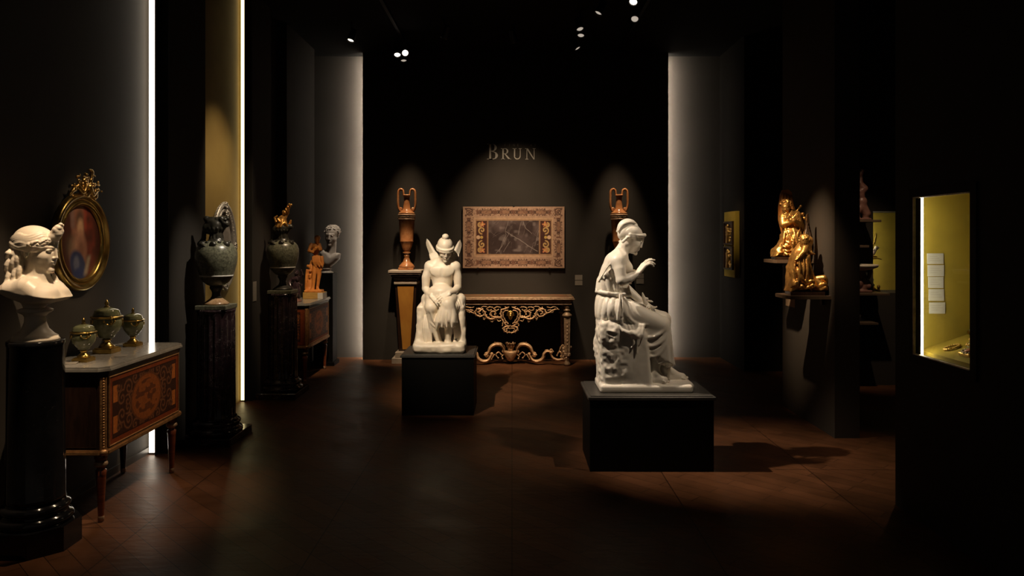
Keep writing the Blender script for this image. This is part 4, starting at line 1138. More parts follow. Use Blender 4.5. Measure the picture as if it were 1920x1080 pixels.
def crest_bow(t, a, b):
    S = SDF((-.19, -.12, b+.01), (.20, .0, b+.24), .004); S.k = .006
    y = -.045; z = b+.06
    rs = random.Random(2)
    S.chain([(-.16, y, z-.01), (-.10, y-.01, z+.045), (-.05, y-.02, z+.01), (-.02, y-.02, z+.05)], [.010, .016, .012, .016], n=4)
    S.chain([(.13, y, z-.01), (.10, y-.01, z+.03), (.06, y-.02, z+.0), (.02, y-.02, z+.05)], [.010, .016, .012, .016], n=4)
    S.chain([(-.03, y, z), (-.045, y, z+.06), (-.01, y-.01, z+.10), (.02, y, z+.08), (.01, y-.02, z+.05)], [.014, .013, .013, .012, .010], n=4)
    S.chain([(.03, y, z), (.06, y, z+.08), (.08, y, z+.15), (.05, y, z+.16)], [.015, .012, .012, .008], n=4)
    for i in range(70):
        th = rs.uniform(0, PI); r = rs.uniform(.02, .14)
        c = (r*math.cos(th)*1.1, y+rs.uniform(-.03, .01), z+.01+r*math.sin(th)*.9)
        S.ell(c, (rs.uniform(.006, .014), .007, rs.uniform(.006, .012)), None, .003)
    S.chain([(-.12, y+.01, z-.02), (0, y+.01, z-.005), (.12, y+.01, z-.02)], .014, n=4)
    S.mesh('crest', M['gold'], t)
def crest_beads(t, a, b):
    m = MB(); n = 58
    m.tube([((a+.060)*math.cos(2*PI*k/n), -.030, (b+.064)*math.sin(2*PI*k/n)) for k in range(n)], .014, 8, closed=True, up=(0, 1, 0))
    m.tube([((a+.012)*math.cos(2*PI*k/n), -.036, (b+.012)*math.sin(2*PI*k/n)) for k in range(n)], .006, 6, closed=True, up=(0, 1, 0))
    for k in range(n):
        th = 2*PI*k/n
        m.ball(((a+.058)*math.cos(th), -.035, (b+.062)*math.sin(th)), (.013, .010, .013), nu=8, nv=6)
        m.ball(((a+.073)*math.cos(th+.05), -.028, (b+.078)*math.sin(th+.05)), (.008, .007, .008), nu=6, nv=5)
        m.ball(((a+.012)*math.cos(th), -.040, (b+.012)*math.sin(th)), (.007, .006, .007), nu=6, nv=5)
    for q, (x, z) in enumerate(((0, b+.05), (0, -b-.05), (a+.03, 0), (-a-.03, 0), (.02, b-.03))):
        for i in range(7): m.ball((x+.022*math.cos(i*.9), -.045, z+.022*math.sin(i*.9)), .013, nu=8, nv=6)
    m.build('beaded_border', M['silver'], t)
oval_frame('oval_portrait', 'oval portrait of a woman with blue drapery in a gilt frame with a crest', 'painting', (-2.778, 4.73, 1.62), .235, .245, portrait, M['vcol_paint'], M['brass'], crest_bow, 'canvas')
def mirror_fn(U, V):
    C = np.zeros(U.shape+(3,)); C[:] = (.34, .30, .27)
    n = noise3(U, V, U*0, 9, 2)
    C = mixc(C, (n > .1).astype(float)*.6, (.20, .17, .15))
    return C
oval_frame('oval_mirror', 'oval silver mirror with a beaded frame on the ochre wall', 'mirror', (-2.738, 6.97, 1.565), .205, .335, mirror_fn, M['vcol_stone'], M['silver'], crest_beads, 'mirror_plate')
# ------------------------------------------------------------------ back wall: inlaid stone panel
def stone_panel(U, V):
    w, h = 1.364, .826
    C = np.zeros(U.shape+(3,)); C[:] = (.46, .30, .21)
    a = np.abs(U); b = np.abs(V)
    C = C*(1+.10*noise3(U, V, U*0, 7, 1)[..., None])
    outer = (a > .515) | (b > .275)
    # border motifs: interlaced cartouches and bars
    dk = (.085, .042, .032)
    def motif(m, du, dv, s=1.0, along=True):
        x, y = (du, dv) if along else (dv, du)
        e = np.hypot(x/.085, y/.030)
        q = np.abs(e-1) < .13
        q |= (np.hypot((np.abs(x)-.052)/1.0, (np.abs(y)-.040)/1.0) < .010)
        q |= (np.abs(np.hypot((np.abs(x)-.088), y)-.018) < .005)
        q |= (np.hypot((np.abs(x)-.022), (np.abs(y)-.044)) < .007)
        return m | q
    m = np.zeros(U.shape, bool); bars = np.zeros(U.shape, bool); fill = np.zeros(U.shape, bool)
    for cx in (-.366, -.122, .122, .366):
        m = motif(m, U-cx, b-.338); fill |= np.hypot((U-cx)/.075, (b-.338)/.023) < 1
    for cx in (-.488, -.244, 0, .244, .488): bars |= (np.abs(U-cx) < .012) & (np.abs(b-.338) < .030); bars |= np.hypot((np.abs(U-cx)-.020), (np.abs(b-.338)-.022)) < .006
    for cz in (-.145, .145):
        m = motif(m, a-.602, V-cz, along=False); fill |= np.hypot((V-cz)/.075, (a-.602)/.023) < 1
    for cz in (-.255, 0, .255): bars |= (np.abs(V-cz) < .011) & (np.abs(a-.602) < .030)
    cor = np.minimum(seg_dist(a-.60, b-.338, spiral(.0, .0, .055, 1.7, .8)), seg_dist(a-.60, b-.338, [(-.05, -.04), (.0, .0), (.05, .05), (-.02, .05), (-.05, .02), (.05, -.05)]))
    m |= cor < .006
    m |= np.hypot(np.abs(a-.60)-.045, np.abs(b-.338)-.040) < .009
    C = mixc(C, fill*.75, (.27, .14, .085)); C = mixc(C, bars*.9, (.17, .075, .05)); C = mixc(C, m*.95, dk)
    # fine dark specks of foliage in the border
    sp = noise3(U, V, U*0, 75, 7) > .30
    C = mixc(C, (sp & outer & (a < .65) & (b < .385) & ~(((a < .53)) & (b < .29)))*.75, (.17, .085, .06))
    # plain inner bands
    inn = (a < .510) & (b < .232)
    C = mixc(C, ((a < .530) & (b < .262)).astype(float), (.56, .37, .24))
    C = mixc(C, inn.astype(float), (.48, .30, .17))
    # flower side panels
    sd = (a > .357) & (a < .500) & (b < .222)
    C = mixc(C, sd.astype(float), (.085, .035, .028))
    x = a-.43
    f = np.minimum(seg_dist(x, b, spiral(-.005, .095, .050, 1.2, -1.5, 1)), seg_dist(x, b, spiral(.02, .165, .032, 1.2, 1.5, -1)))
    C = mixc(C, ((f < .010) & sd).astype(float), (.50, .30, .13)); C = mixc(C, ((f < .005) & sd).astype(float), (.62, .44, .18))
    C = mixc(C, ((np.hypot(x-.045, b) < .026) & sd).astype(float), (.75, .52, .35)); C = mixc(C, ((np.hypot(x+.0, b) < .020) & sd).astype(float), (.62, .42, .12))
    th = np.arctan2(V-.165*np.sign(V), x+.01)
    C = mixc(C, ((np.hypot(x+.01, b-.175) < .030*(1+.35*np.sin(th*5))) & sd).astype(float), (.66, .26, .12))
    C = mixc(C, ((np.hypot(x+.01, b-.175) < .012) & sd).astype(float), (.70, .50, .16))
    # centre stone with white veins
    ce = (a < .340) & (b < .225)
    n = noise3(U, V, U*0, 8, 3); n2 = noise3(U, V, U*0, 20, 5); n3 = noise3(U, V, U*0, 4, 6)
    base = np.zeros(U.shape+(3,)); base[:] = (.060, .040, .038)
    base = mixc(base, np.clip(n*1.6, 0, 1)*.75, (.17, .125, .12)); base = mixc(base, np.clip(n2*2.2-.5, 0, 1)*.55, (.28, .23, .22))
    C = np.where(ce[..., None], base, C)
    vx = U+.004*n2+.016*n3; vy = V+.010*n+.005*n2
    v = None
    for pts, wd in (([(-.11, .08), (-.05, .04), (.06, -.02), (.16, -.09), (.32, -.19)], .0035), ([(-.08, .22), (-.12, .08), (-.10, .03), (-.20, -.20)], .0022), ([(-.06, .06), (-.15, -.12), (-.24, -.22)], .002),
                    ([(.12, .22), (.08, .10), (.06, .04)], .0022), ([(.14, .22), (.17, .12), (.24, .05)], .0025), ([(.33, .10), (.30, -.05), (.28, -.12)], .002), ([(-.05, -.06), (-.14, -.20)], .0018), ([(.26, -.10), (.22, -.2)], .0016)):
        dd = seg_dist(vx, vy, pts)
        C = mixc(C, np.clip(1.5-dd/wd, 0, 1)*ce*.85, (.40, .34, .32))
    rv = random.Random(41)
    for i in range(26):
        x0, y0 = rv.uniform(-.33, .33), rv.uniform(-.21, .21); an = rv.choice((1.0, 1.15, -.55, .8))+rv.uniform(-.3, .3); L_ = rv.uniform(.04, .16)
        dd = seg_dist(vx, vy, [(x0, y0), (x0+L_*math.cos(an), y0+L_*math.sin(an))])
        C = mixc(C, np.clip(1.5-dd/.0012, 0, 1)*ce*rv.uniform(.3, .7), (.34, .28, .27))
    ln = ((np.abs(a-.505) < .003) & (b < .240)) | ((np.abs(b-.236) < .003) & (a < .508)) | ((np.abs(a-.348) < .0025) & (b < .23))
    C = mixc(C, ln.astype(float), (.22, .11, .06))
    C = mixc(C, ((a > .672) | (b > .403))*.5, (.30, .19, .12))
    return C
pn = thing('inlaid_stone_panel', 'rectangular inlaid stone panel with a dark veined centre hung above the console', 'panel', (.022, 9.969, 1.65))
grid_panel('inlay', 1.364, .826, 520, 316, stone_panel, M['vcol_stone'], pn, Matrix.Translation((0, -.0455, 0)))
MB().box((-.682, -.045, -.413), (.682, -.012, .413), bev=.002).build('slab', M['ivory'], pn)
for x, z in ((0, .418), (-.48, -.418), (.48, -.418)):
    MB().box((x-.012, -.05, z-.012), (x+.012, 0, z+.012), bev=.003).build('bracket', M['lamp_body'], pn)

# lettering
def letters():
    b = MB(); D0, D1 = 0, -.006
    def rect(x0, z0, x1, z1): b.box((x0, D1, z0), (x1, D0, z1))
    def arc(cx, cz, rx, rz, a0, a1, t0, t1=None, n=18):
        t1 = t1 or t0
        for i in range(n):
            q = []
            for a_, tt in ((a0+(a1-a0)*i/n, i/n), (a0+(a1-a0)*(i+1)/n, (i+1)/n)):
                th = t0 + (t1-t0)*math.sin(PI*tt)
                q.append((cx+(rx)*math.cos(a_), cz+rz*math.sin(a_))); q.append((cx+(rx-th)*math.cos(a_), cz+(rz-min(th, t0*1.0))*math.sin(a_)))
            b.prism([q[0], q[1], q[3], q[2]], D1, D0)
    def quad(p): b.prism(p, D1, D0)
    def serif(x, z, w, t=.008): rect(x-w/2, z, x+w/2, z+t)
    # B (tall)
    h = .212; x = 0
    rect(x+.030, 0, x+.056, h); rect(x, 0, x+.075, .009); rect(x, h-.009, x+.075, h)
    arc(x+.070, h*.755, .062, h*.245, -PI/2, PI/2, .009, .030); arc(x+.074, h*.255, .074, h*.255, -PI/2, PI/2, .009, .034)
    rect(x+.056, h*.505, x+.075, h*.505+.009); rect(x+.056, h-.009, x+.072, h); rect(x+.056, 0, x+.076, .009)
    # R
    h = .150; x = .190
    rect(x+.018, 0, x+.036, h); serif(x+.027, 0, .052, .007); rect(x, h-.007, x+.055, h)
    arc(x+.050, h*.74, .048, h*.26, -PI/2, PI/2, .007, .022); rect(x+.036, h*.48, x+.052, h*.48+.007)
    quad([(x+.046, h*.48), (x+.066, h*.48), (x+.128, .0), (x+.100, .0)]); rect(x+.098, 0, x+.135, .006)
    # U
    x = .350
    rect(x+.014, .045, x+.031, h); serif(x+.022, h-.007, .052, .007); rect(x+.094, .045, x+.104, h); serif(x+.099, h-.007, .040, .007)
    arc(x+.059, .048, .045, .048, PI, 2*PI, .012, .012)
    # N
    x = .520
    rect(x+.014, 0, x+.023, h); serif(x+.018, 0, .040, .007); rect(x+.112, 0, x+.121, h); serif(x+.117, h-.007, .040, .007)
    quad([(x+.008, h), (x+.032, h), (x+.121, 0), (x+.108, 0)]); rect(x-.006, h-.007, x+.02, h)
    return b
lt = letters()
lo_ = lt.build('wall_lettering', M['letter']); lo_.location = (-.338, 9.9695, EYE-(299-HY)/139.0)
tag(lo_, 'large grey serif letters reading BRUN on the back wall', 'lettering')
def tiny_letters():
    b = MB(); H = .028
    G = {'F': [(0,0,0,1), (0,1,.6,1), (0,.5,.5,.5)], 'I': [(.3,0,.3,1)], 'N': [(0,0,0,1), (0,1,.7,0), (.7,0,.7,1)], 'E': [(0,0,0,1), (0,1,.6,1), (0,.5,.5,.5), (0,0,.6,0)],
         'A': [(0,0,.35,1), (.35,1,.7,0), (.15,.4,.55,.4)], 'R': [(0,0,0,1), (0,1,.5,.95), (.5,.95,.5,.55), (.5,.55,0,.5), (.2,.5,.6,0)], 'T': [(.3,0,.3,1), (0,1,.6,1)]}
    x = 0
    for ch in 'FINE  ART':
        for (x0, z0, x1, z1) in G.get(ch, []):
            p = Vector((x+x0*H, z0*H)); q = Vector((x+x1*H, z1*H)); d = (q-p).normalized(); nn = Vector((-d.y, d.x))*.0022
            b.prism([tuple(p-nn), tuple(q-nn), tuple(q+nn), tuple(p+nn)], -.005, 0)
        x += .058
    return b
to = tiny_letters().build('wall_lettering', M['letter_dim']); to.location = (-.10, 9.9695, EYE-(274-HY)/139.0)
tag(to, 'tiny faint letters above the big name on the back wall', 'lettering')

# wall labels on the back wall
for px, py0, py1, lab in ((1085, 515.5, 525, 'upper of two grey labels beside the console'), (1085, 526, 535, 'lower of two grey labels beside the console'),
                          (1200, 513, 522, 'upper of two grey labels behind the raised marble hand'), (1200, 523, 532, 'lower of two grey labels behind the raised marble hand')):
    z0 = EYE-(py1-HY)/139.0; h = (py1-py0)/139.0
    o = MB().box((-.05, -.004, 0), (.05, 0, h), bev=.001).build('wall_label', M['card_grey']); o.location = ((px-HX)/139.0, 9.97, z0)
    tag(o, lab, 'label')
o = MB().box((-.001, -.05, 0), (.004, .05, .20), bev=.001).build('wall_label', M['card_grey']); o.location = (-2.62, 7.52, 1.0); tag(o, 'narrow upright label on the dark wall beside the yellow light', 'label')

# ------------------------------------------------------------------ console table with carved apron and stretcher
def console():
    t = thing('carved_console_table', 'carved and gilded console table with inlaid top under the stone panel', 'console table', (-.02, 9.47, 0))
    K = 1024.6
    def Q(cx, cy, y=0.0, sg=1): return (sg*(cx-675)/K, y, EYE-((540+cy/6.97)-HY)/147.2)
    YB = .47
    def topf(U, V):
        C = np.zeros(U.shape+(3,)); C[:] = (.30, .16, .085)
        a = np.abs(U); b = np.abs(V)
        C = mixc(C, ((a > .74) | (b > .20)).astype(float), (.36, .24, .15)); C = mixc(C, ((np.abs(a-.74) < .004) & (b < .2)) | ((np.abs(b-.2) < .004) & (a < .74)), (.12, .05, .03))
        n = noise3(U, V, U*0, 14, 8); C = mixc(C, np.clip(n*1.5, 0, 1)*.7, (.20, .22, .10)); C = mixc(C, (noise3(U, V, U*0, 22, 2) > .3)*.7, (.45, .12, .05))
        return C
    grid_panel('inlaid_top', 1.62, .50, 200, 60, topf, M['vcol_top'], t, Matrix.Translation((0, .225, .886)) @ Matrix.Rotation(-PI/2, 4, 'X'))
    b = MB().box((-.823, -.045, .848), (.823, .49, .866), bev=.006).box((-.812, -.034, .866), (.812, .49, .885), bev=.006).box((-.80, -.02, .832), (.80, .49, .848), bev=.005)
    for i in range(60): b.ball((-.81+1.62*i/59, -.044, .857), (.009, .006, .007), nu=8, nv=5)
    b.build('top_edge', M['gold_dull'], t)
    b = MB().box((-.775, .0, .785), (.775, YB, .832), bev=.004).box((-.785, -.012, .785), (.785, YB, .797), bev=.004); b.build('frieze', M['gold_dull'], t)
    def leg(x, y, name='leg'):
        b = MB()
        b.lathe([(.030, .70), (.042, .705), (.045, .715), (.034, .722), (.028, .745), (.040, .752), (.042, .760), (.034, .768), (.036, .786)], 24, c=(x, y, 0))
        b.lathe([(.030, .628), (.060, .635), (.064, .645), (.058, .660), (.040, .672), (.030, .690), (.030, .70)], 24, c=(x, y, 0))
        b.prism([(x-.040, .62), (x+.040, .62), (x+.032, .17), (x-.032, .17)], y-.038, y+.038)
        b.prism([(x-.022, .56), (x+.022, .56), (x+.016, .24), (x-.016, .24)], y-.044, y-.036)
        b.box((x-.045, y-.045, .12), (x+.045, y+.045, .17), bev=.012); b.lathe([(.030, 0), (.042, .01), (.045, .03), (.030, .05), (.036, .08), (.045, .10), (.040, .12)], 20, c=(x, y, 0))
        lo = b.build(name, M['gold_dull'], t)
        c = MB(); rs = random.Random(int((x+y)*100))
        c.tube([(x, y-.042, .56), (x, y-.044, .24), (x, y-.05, .10)], .004, 6)
        for i in range(7): c.ball((x, y-.045, .54-.045*i), (.010+.004*(i % 2), .006, .014), nu=8, nv=6)
        for i in range(14):
            a = rs.uniform(0, 2*PI); z = rs.uniform(.08, .24)
            c.ball((x+.046*math.cos(a), y+.042*math.sin(a), z), (.020, .018, .022), nu=8, nv=6)
        c.build('leg_carving', M['gold_dull'], lo)
    for x in (-.728, .728):
        leg(x, .045); leg(x*.97, .41)
    def sm(pts, n=5):
        P_ = [np.array(p) for p in pts]; q = []
        for i in range(len(P_)-1):
            p0 = P_[max(i-1, 0)]; p1 = P_[i]; p2 = P_[i+1]; p3 = P_[min(i+2, len(P_)-1)]
            for j in range(n):
                u = j/n; q.append(tuple(0.5*((2*p1)+(-p0+p2)*u+(2*p0-5*p1+4*p2-p3)*u*u+(-p0+3*p1-3*p2+p3)*u**3)))
        q.append(tuple(P_[-1])); return q
    tp = lambda r: (lambda u: r*(.45+.55*math.sin(PI*min(1, .12+u*.88))))
    A = [([(700,255),(740,275),(790,290),(802,340),(792,400),(765,450),(735,490),(700,512),(675,500)], 9),
         ([(700,300),(740,300),(770,330),(768,380),(740,430),(705,470)], 6), ([(690,505),(740,512),(768,535),(752,570),(715,585),(675,588)], 9),
         ([(675,540),(705,530),(730,545),(718,570)], 6), ([(800,388),(860,392),(915,412),(965,402),(1002,368),(1012,325),(1045,292),(1090,282)], 12),
         ([(835,372),(880,385),(930,368),(935,330),(905,308),(870,322),(880,350)], 9), ([(1012,340),(1055,375),(1100,370),(1140,338),(1128,298),(1090,270),(1045,285)], 9),
         ([(1060,300),(1100,320),(1075,345)], 8), ([(1130,340),(1190,322),(1230,295),(1290,280)], 8), ([(1160,300),(1200,290),(1240,310),(1210,325)], 6),
         ([(800,260),(850,250),(890,275),(860,300),(830,285)], 6), ([(900,260),(950,252),(985,278),(955,300),(925,288)], 6), ([(980,250),(1030,245),(1060,262)], 5), ([(1150,250),(1200,262),(1260,250),(1310,285)], 5),
         ([(690,250),(720,262),(745,250)], 5), ([(560+240,430),(835,440),(850,415)], 5), ([(900,415),(912,450),(935,430)], 5), ([(1000,375),(1018,420),(1030,395)], 5),
         ([(700,470),(735,455),(775,470),(782,500)], 6)]
    for sg in (-1, 1):
        b = MB()
        for pts, r in A:
            b.tube(sm([Q(x, y, -.005, sg) for x, y in pts]), tp(r/K*1.15), 8, flat=(1.0, 1.6), up=(0, 1, 0))
            q = sm([Q(x, y, -.008, sg) for x, y in pts], 4)
            for i in range(2, len(q)-1, 2):
                tx, tz = q[i+1][0]-q[i-1][0], q[i+1][2]-q[i-1][2]; ln = math.hypot(tx, tz)+1e-9; sd = 1 if i % 4 else -1
                b.ball((q[i][0]-tz/ln*sd*r/K*1.3, q[i][1], q[i][2]+tx/ln*sd*r/K*1.3), (r/K*.75, r/K*.6, r/K*.95), nu=6, nv=5)
            x, y = pts[-1]; b.ball(Q(x, y, -.010, sg), r/K*1.3, nu=8, nv=6)
        b.build('apron_scroll', M['gold_pale'], t)
    # mask
    S = SDF((-.06, -.06, .57), (.06, .03, .72), .004); S.k = .006
    head(S, (0, -.005, .645), (0, -1, -.1), (0, 0, 1), .095, .004, ears=False)
    for i in range(9): S.ell((.040*math.cos(PI*i/8), -.01, .655+.045*math.sin(PI*i/8)), (.012, .010, .012), None, .004)
    S.mesh('mask', M['gold'], t)
    Sx = [([(765,860),(768,805),(815,768),(885,768),(940,805),(962,855),(990,905)], 27), ([(925,890),(955,955),(1010,985),(1072,972),(1112,930),(1122,880),(1165,848),(1210,862)], 24),
          ([(1205,870),(1232,930),(1292,958),(1350,950),(1405,935)], 18), ([(800,900),(835,870),(870,905),(838,945)], 10), ([(880,768),(872,748),(885,735)], 6), ([(1190,850),(1215,820),(1240,850)], 10),
          ([(760,900),(790,925),(780,955)], 10), ([(960,880),(1000,870),(1020,900)], 9), ([(1130,860),(1140,835),(1170,830)], 8), ([(1290,900),(1320,850),(1350,870),(1340,910)], 11), ([(1320,840),(1345,780),(1370,760),(1385,790)], 9), ([(560+330,900),(915,935),(930,960)], 10)]
    for sg in (-1, 1):
        b = MB()
        for k, (pts, r) in enumerate(Sx):
            def yy(x): return .17 - .13*abs(x-675)/760
            b.tube(sm([Q(x, y, yy(x), sg) for x, y in pts]), tp(r/K), 10, flat=(1.0, 1.5), up=(0, 1, 0))
            if r > 12: # raised edge ribs along the thick scrolls
                b.tube(sm([Q(x, y, yy(x)-r/K*1.45, sg) for x, y in pts]), tp(r/K*.35), 6)
            x, y = pts[-1]; b.ball(Q(x, y, yy(x)-.01, sg), r/K*1.1, nu=8, nv=6); x, y = pts[0]; b.ball(Q(x, y, yy(x)-.01, sg), r/K*1.0, nu=8, nv=6)
        b.build('stretcher_scroll', M['gold_pale'], t)
    c = MB().lathe([(.010, .035), (.040, .05), (.062, .085), (.075, .115), (.088, .150), (.090, .165), (.080, .175), (.060, .178)], 28, c=(0, .15, 0), rf=lambda a, z: 1-.05*abs(math.sin(a*6)))
    c.lathe([(.030, .178), (.040, .20), (.036, .23), (.020, .245)], 16, c=(0, .15, 0))
    for i in range(9):
        a = i*2*PI/9; c.ball((.045*math.cos(a), .15+.045*math.sin(a), .25), (.014, .014, .030), nu=8, nv=6); c.ball((.060*math.cos(a+.3), .15+.05*math.sin(a+.3), .272), (.010, .010, .014), nu=8, nv=6)
    c.build('stretcher_finial', M['gold_pale'], t)
    return t
console()

# ------------------------------------------------------------------ amphorae on tapering pedestals
def pedestal(label, loc):
    t = thing('tapering_pedestal', label, 'pedestal', loc)
    MB().box((-.175, -.175, 0), (.175, .165, .075), bev=.004).box((-.135, -.15, .075), (.135, .165, .15), bev=.004).build('foot_block', M['ivory'], t)
    def tp(w0, w1, d0, d1, z0, z1, yb, f=0):
        vs = []
        for z, w, d in ((z0, w0, d0), (z1, w1, d1)):
            vs += [(-w, yb-d, z), (w, yb-d, z), (w, yb, z), (-w, yb, z)]
        return vs, [(0,3,2,1), (4,5,6,7), (0,1,5,4), (1,2,6,5), (2,3,7,6), (3,0,4,7)]
    b = MB(); b.add(*tp(.100, .140, .20, .27, .15, 1.035, .15)); b.build('shaft', M['wood_dark'], t)
    b = MB(); b.add(*tp(.050, .108, .208, .277, .175, 1.015, .15)); b.build('amber_panel', M['wood_amber'], t)
    MB().box((-.150, -.15, 1.035), (.150, .16, 1.066), bev=.005).build('collar', M['ivory'], t)
    MB().box((-.140, -.14, 1.066), (.140, .16, 1.10), bev=.003).box((-.160, -.16, 1.10), (.160, .16, 1.13), bev=.008).box((-.185, -.18, 1.13), (.185, .16, 1.165), bev=.008).build('neck_moulding', M['wood_dark'], t)
    MB().box((-.205, -.20, 1.165), (.205, .16, 1.185), bev=.003).box((-.218, -.215, 1.185), (.218, .16, 1.222), bev=.006).build('top_slab', M['ivory'], t)
    return t
def amphora(label, loc):
    t = thing('two_handled_vase', label, 'vase', loc)
    z = lambda y: (503.5-y)/141.4
    MB().box((-.098, -.098, 0), (.098, .098, .030), bev=.003).build('base', M['vase_marble'], t)
    MB().lathe([(.102, .030), (.104, z(497)), (.085, z(493.5)), (.055, z(489)), (.038, z(483)), (.030, z(479.5)), (.037, z(478.5)), (.037, z(477)), (.028, z(476)), (.028, z(474)), (.052, z(472.6)), (.053, z(471)), (.030, z(469.5))], 40).build('foot', M['vase_marble'], t)
    MB().lathe([(.030, z(469.5)), (.050, z(466)), (.070, z(459)), (.083, z(451.5)), (.090, z(451)), (.090, z(450)), (.086, z(449)), (.097, z(430)), (.104, z(412)), (.108, z(411))], 48).build('body', M['vase_marble'], t)
    b = MB().lathe([(.104, z(411)), (.112, z(410)), (.114, z(408.5)), (.109, z(408)), (.109, z(403)), (.115, z(402.5)), (.115, z(400.5)), (.108, z(400))], 48, cap=False)
    for i in range(40):
        a = 2*PI*i/40; b.ball((.110*math.cos(a), .110*math.sin(a), z(405.5)), (.006, .006, .012), nu=6, nv=5)
    b.build('frieze_band', M['gold_dull'], t)
    MB().lathe([(.108, z(400)), (.110, z(398)), (.098, z(396)), (.070, z(394)), (.048, z(389)), (.042, z(381)), (.038, z(374)), (.036, z(369)), (.040, z(367)), (.052, z(365.5)), (.054, z(364)), (.046, z(363))], 40).build('neck', M['vase_marble'], t)
    for sg in (-1, 1):
        b = MB()
        C5 = lambda x, y: (sg*(x-203)/6/141.4, -.0, z(340+y/6))
        pts = [(150,300),(135,290),(128,305),(140,322),(122,312),(108,270),(105,220),(106,170),(108,120),(118,90),(138,78),(158,88),(165,112),(168,135),(182,148)]
        P_ = [np.array(C5(x, y)) for x, y in pts]; q = []
        for i in range(len(P_)-1):
            p0 = P_[max(i-1, 0)]; p1 = P_[i]; p2 = P_[i+1]; p3 = P_[min(i+2, len(P_)-1)]
            for j in range(4):
                u = j/4; q.append(0.5*((2*p1)+(-p0+p2)*u+(2*p0-5*p1+4*p2-p3)*u*u+(-p0+3*p1-3*p2+p3)*u**3))
        q.append(P_[-1]); b.tube(q, lambda u: .0125+.004*math.sin(u*PI), 10, up=(0, 1, 0), flat=(1, 1.3))
        b.ball(C5(106, 190), (.018, .018, .010)); b.ball(C5(140, 305), (.016, .018, .016))
        b.build('handle', M['vase_marble'], t)
    return t
for x, lp, lv in ((-1.392, 'tapering pedestal with amber panel behind the winged figure', 'tall orange marble vase with two high handles behind the winged figure'),
                  (1.415, 'tapering pedestal hidden behind the seated woman statue', 'tall orange marble vase with two high handles behind the draped woman')):
    pedestal(lp, (x, 9.80, 0)); amphora(lv, (x, 9.775, 1.222))
# ------------------------------------------------------------------ helpers for sculpture measured on a side view
def view(Y0):
    sc = F/Y0
    return lambda px, py, d=0.0: np.array([(px-HX)/sc, Y0+d, EYE-(py-HY)/sc])

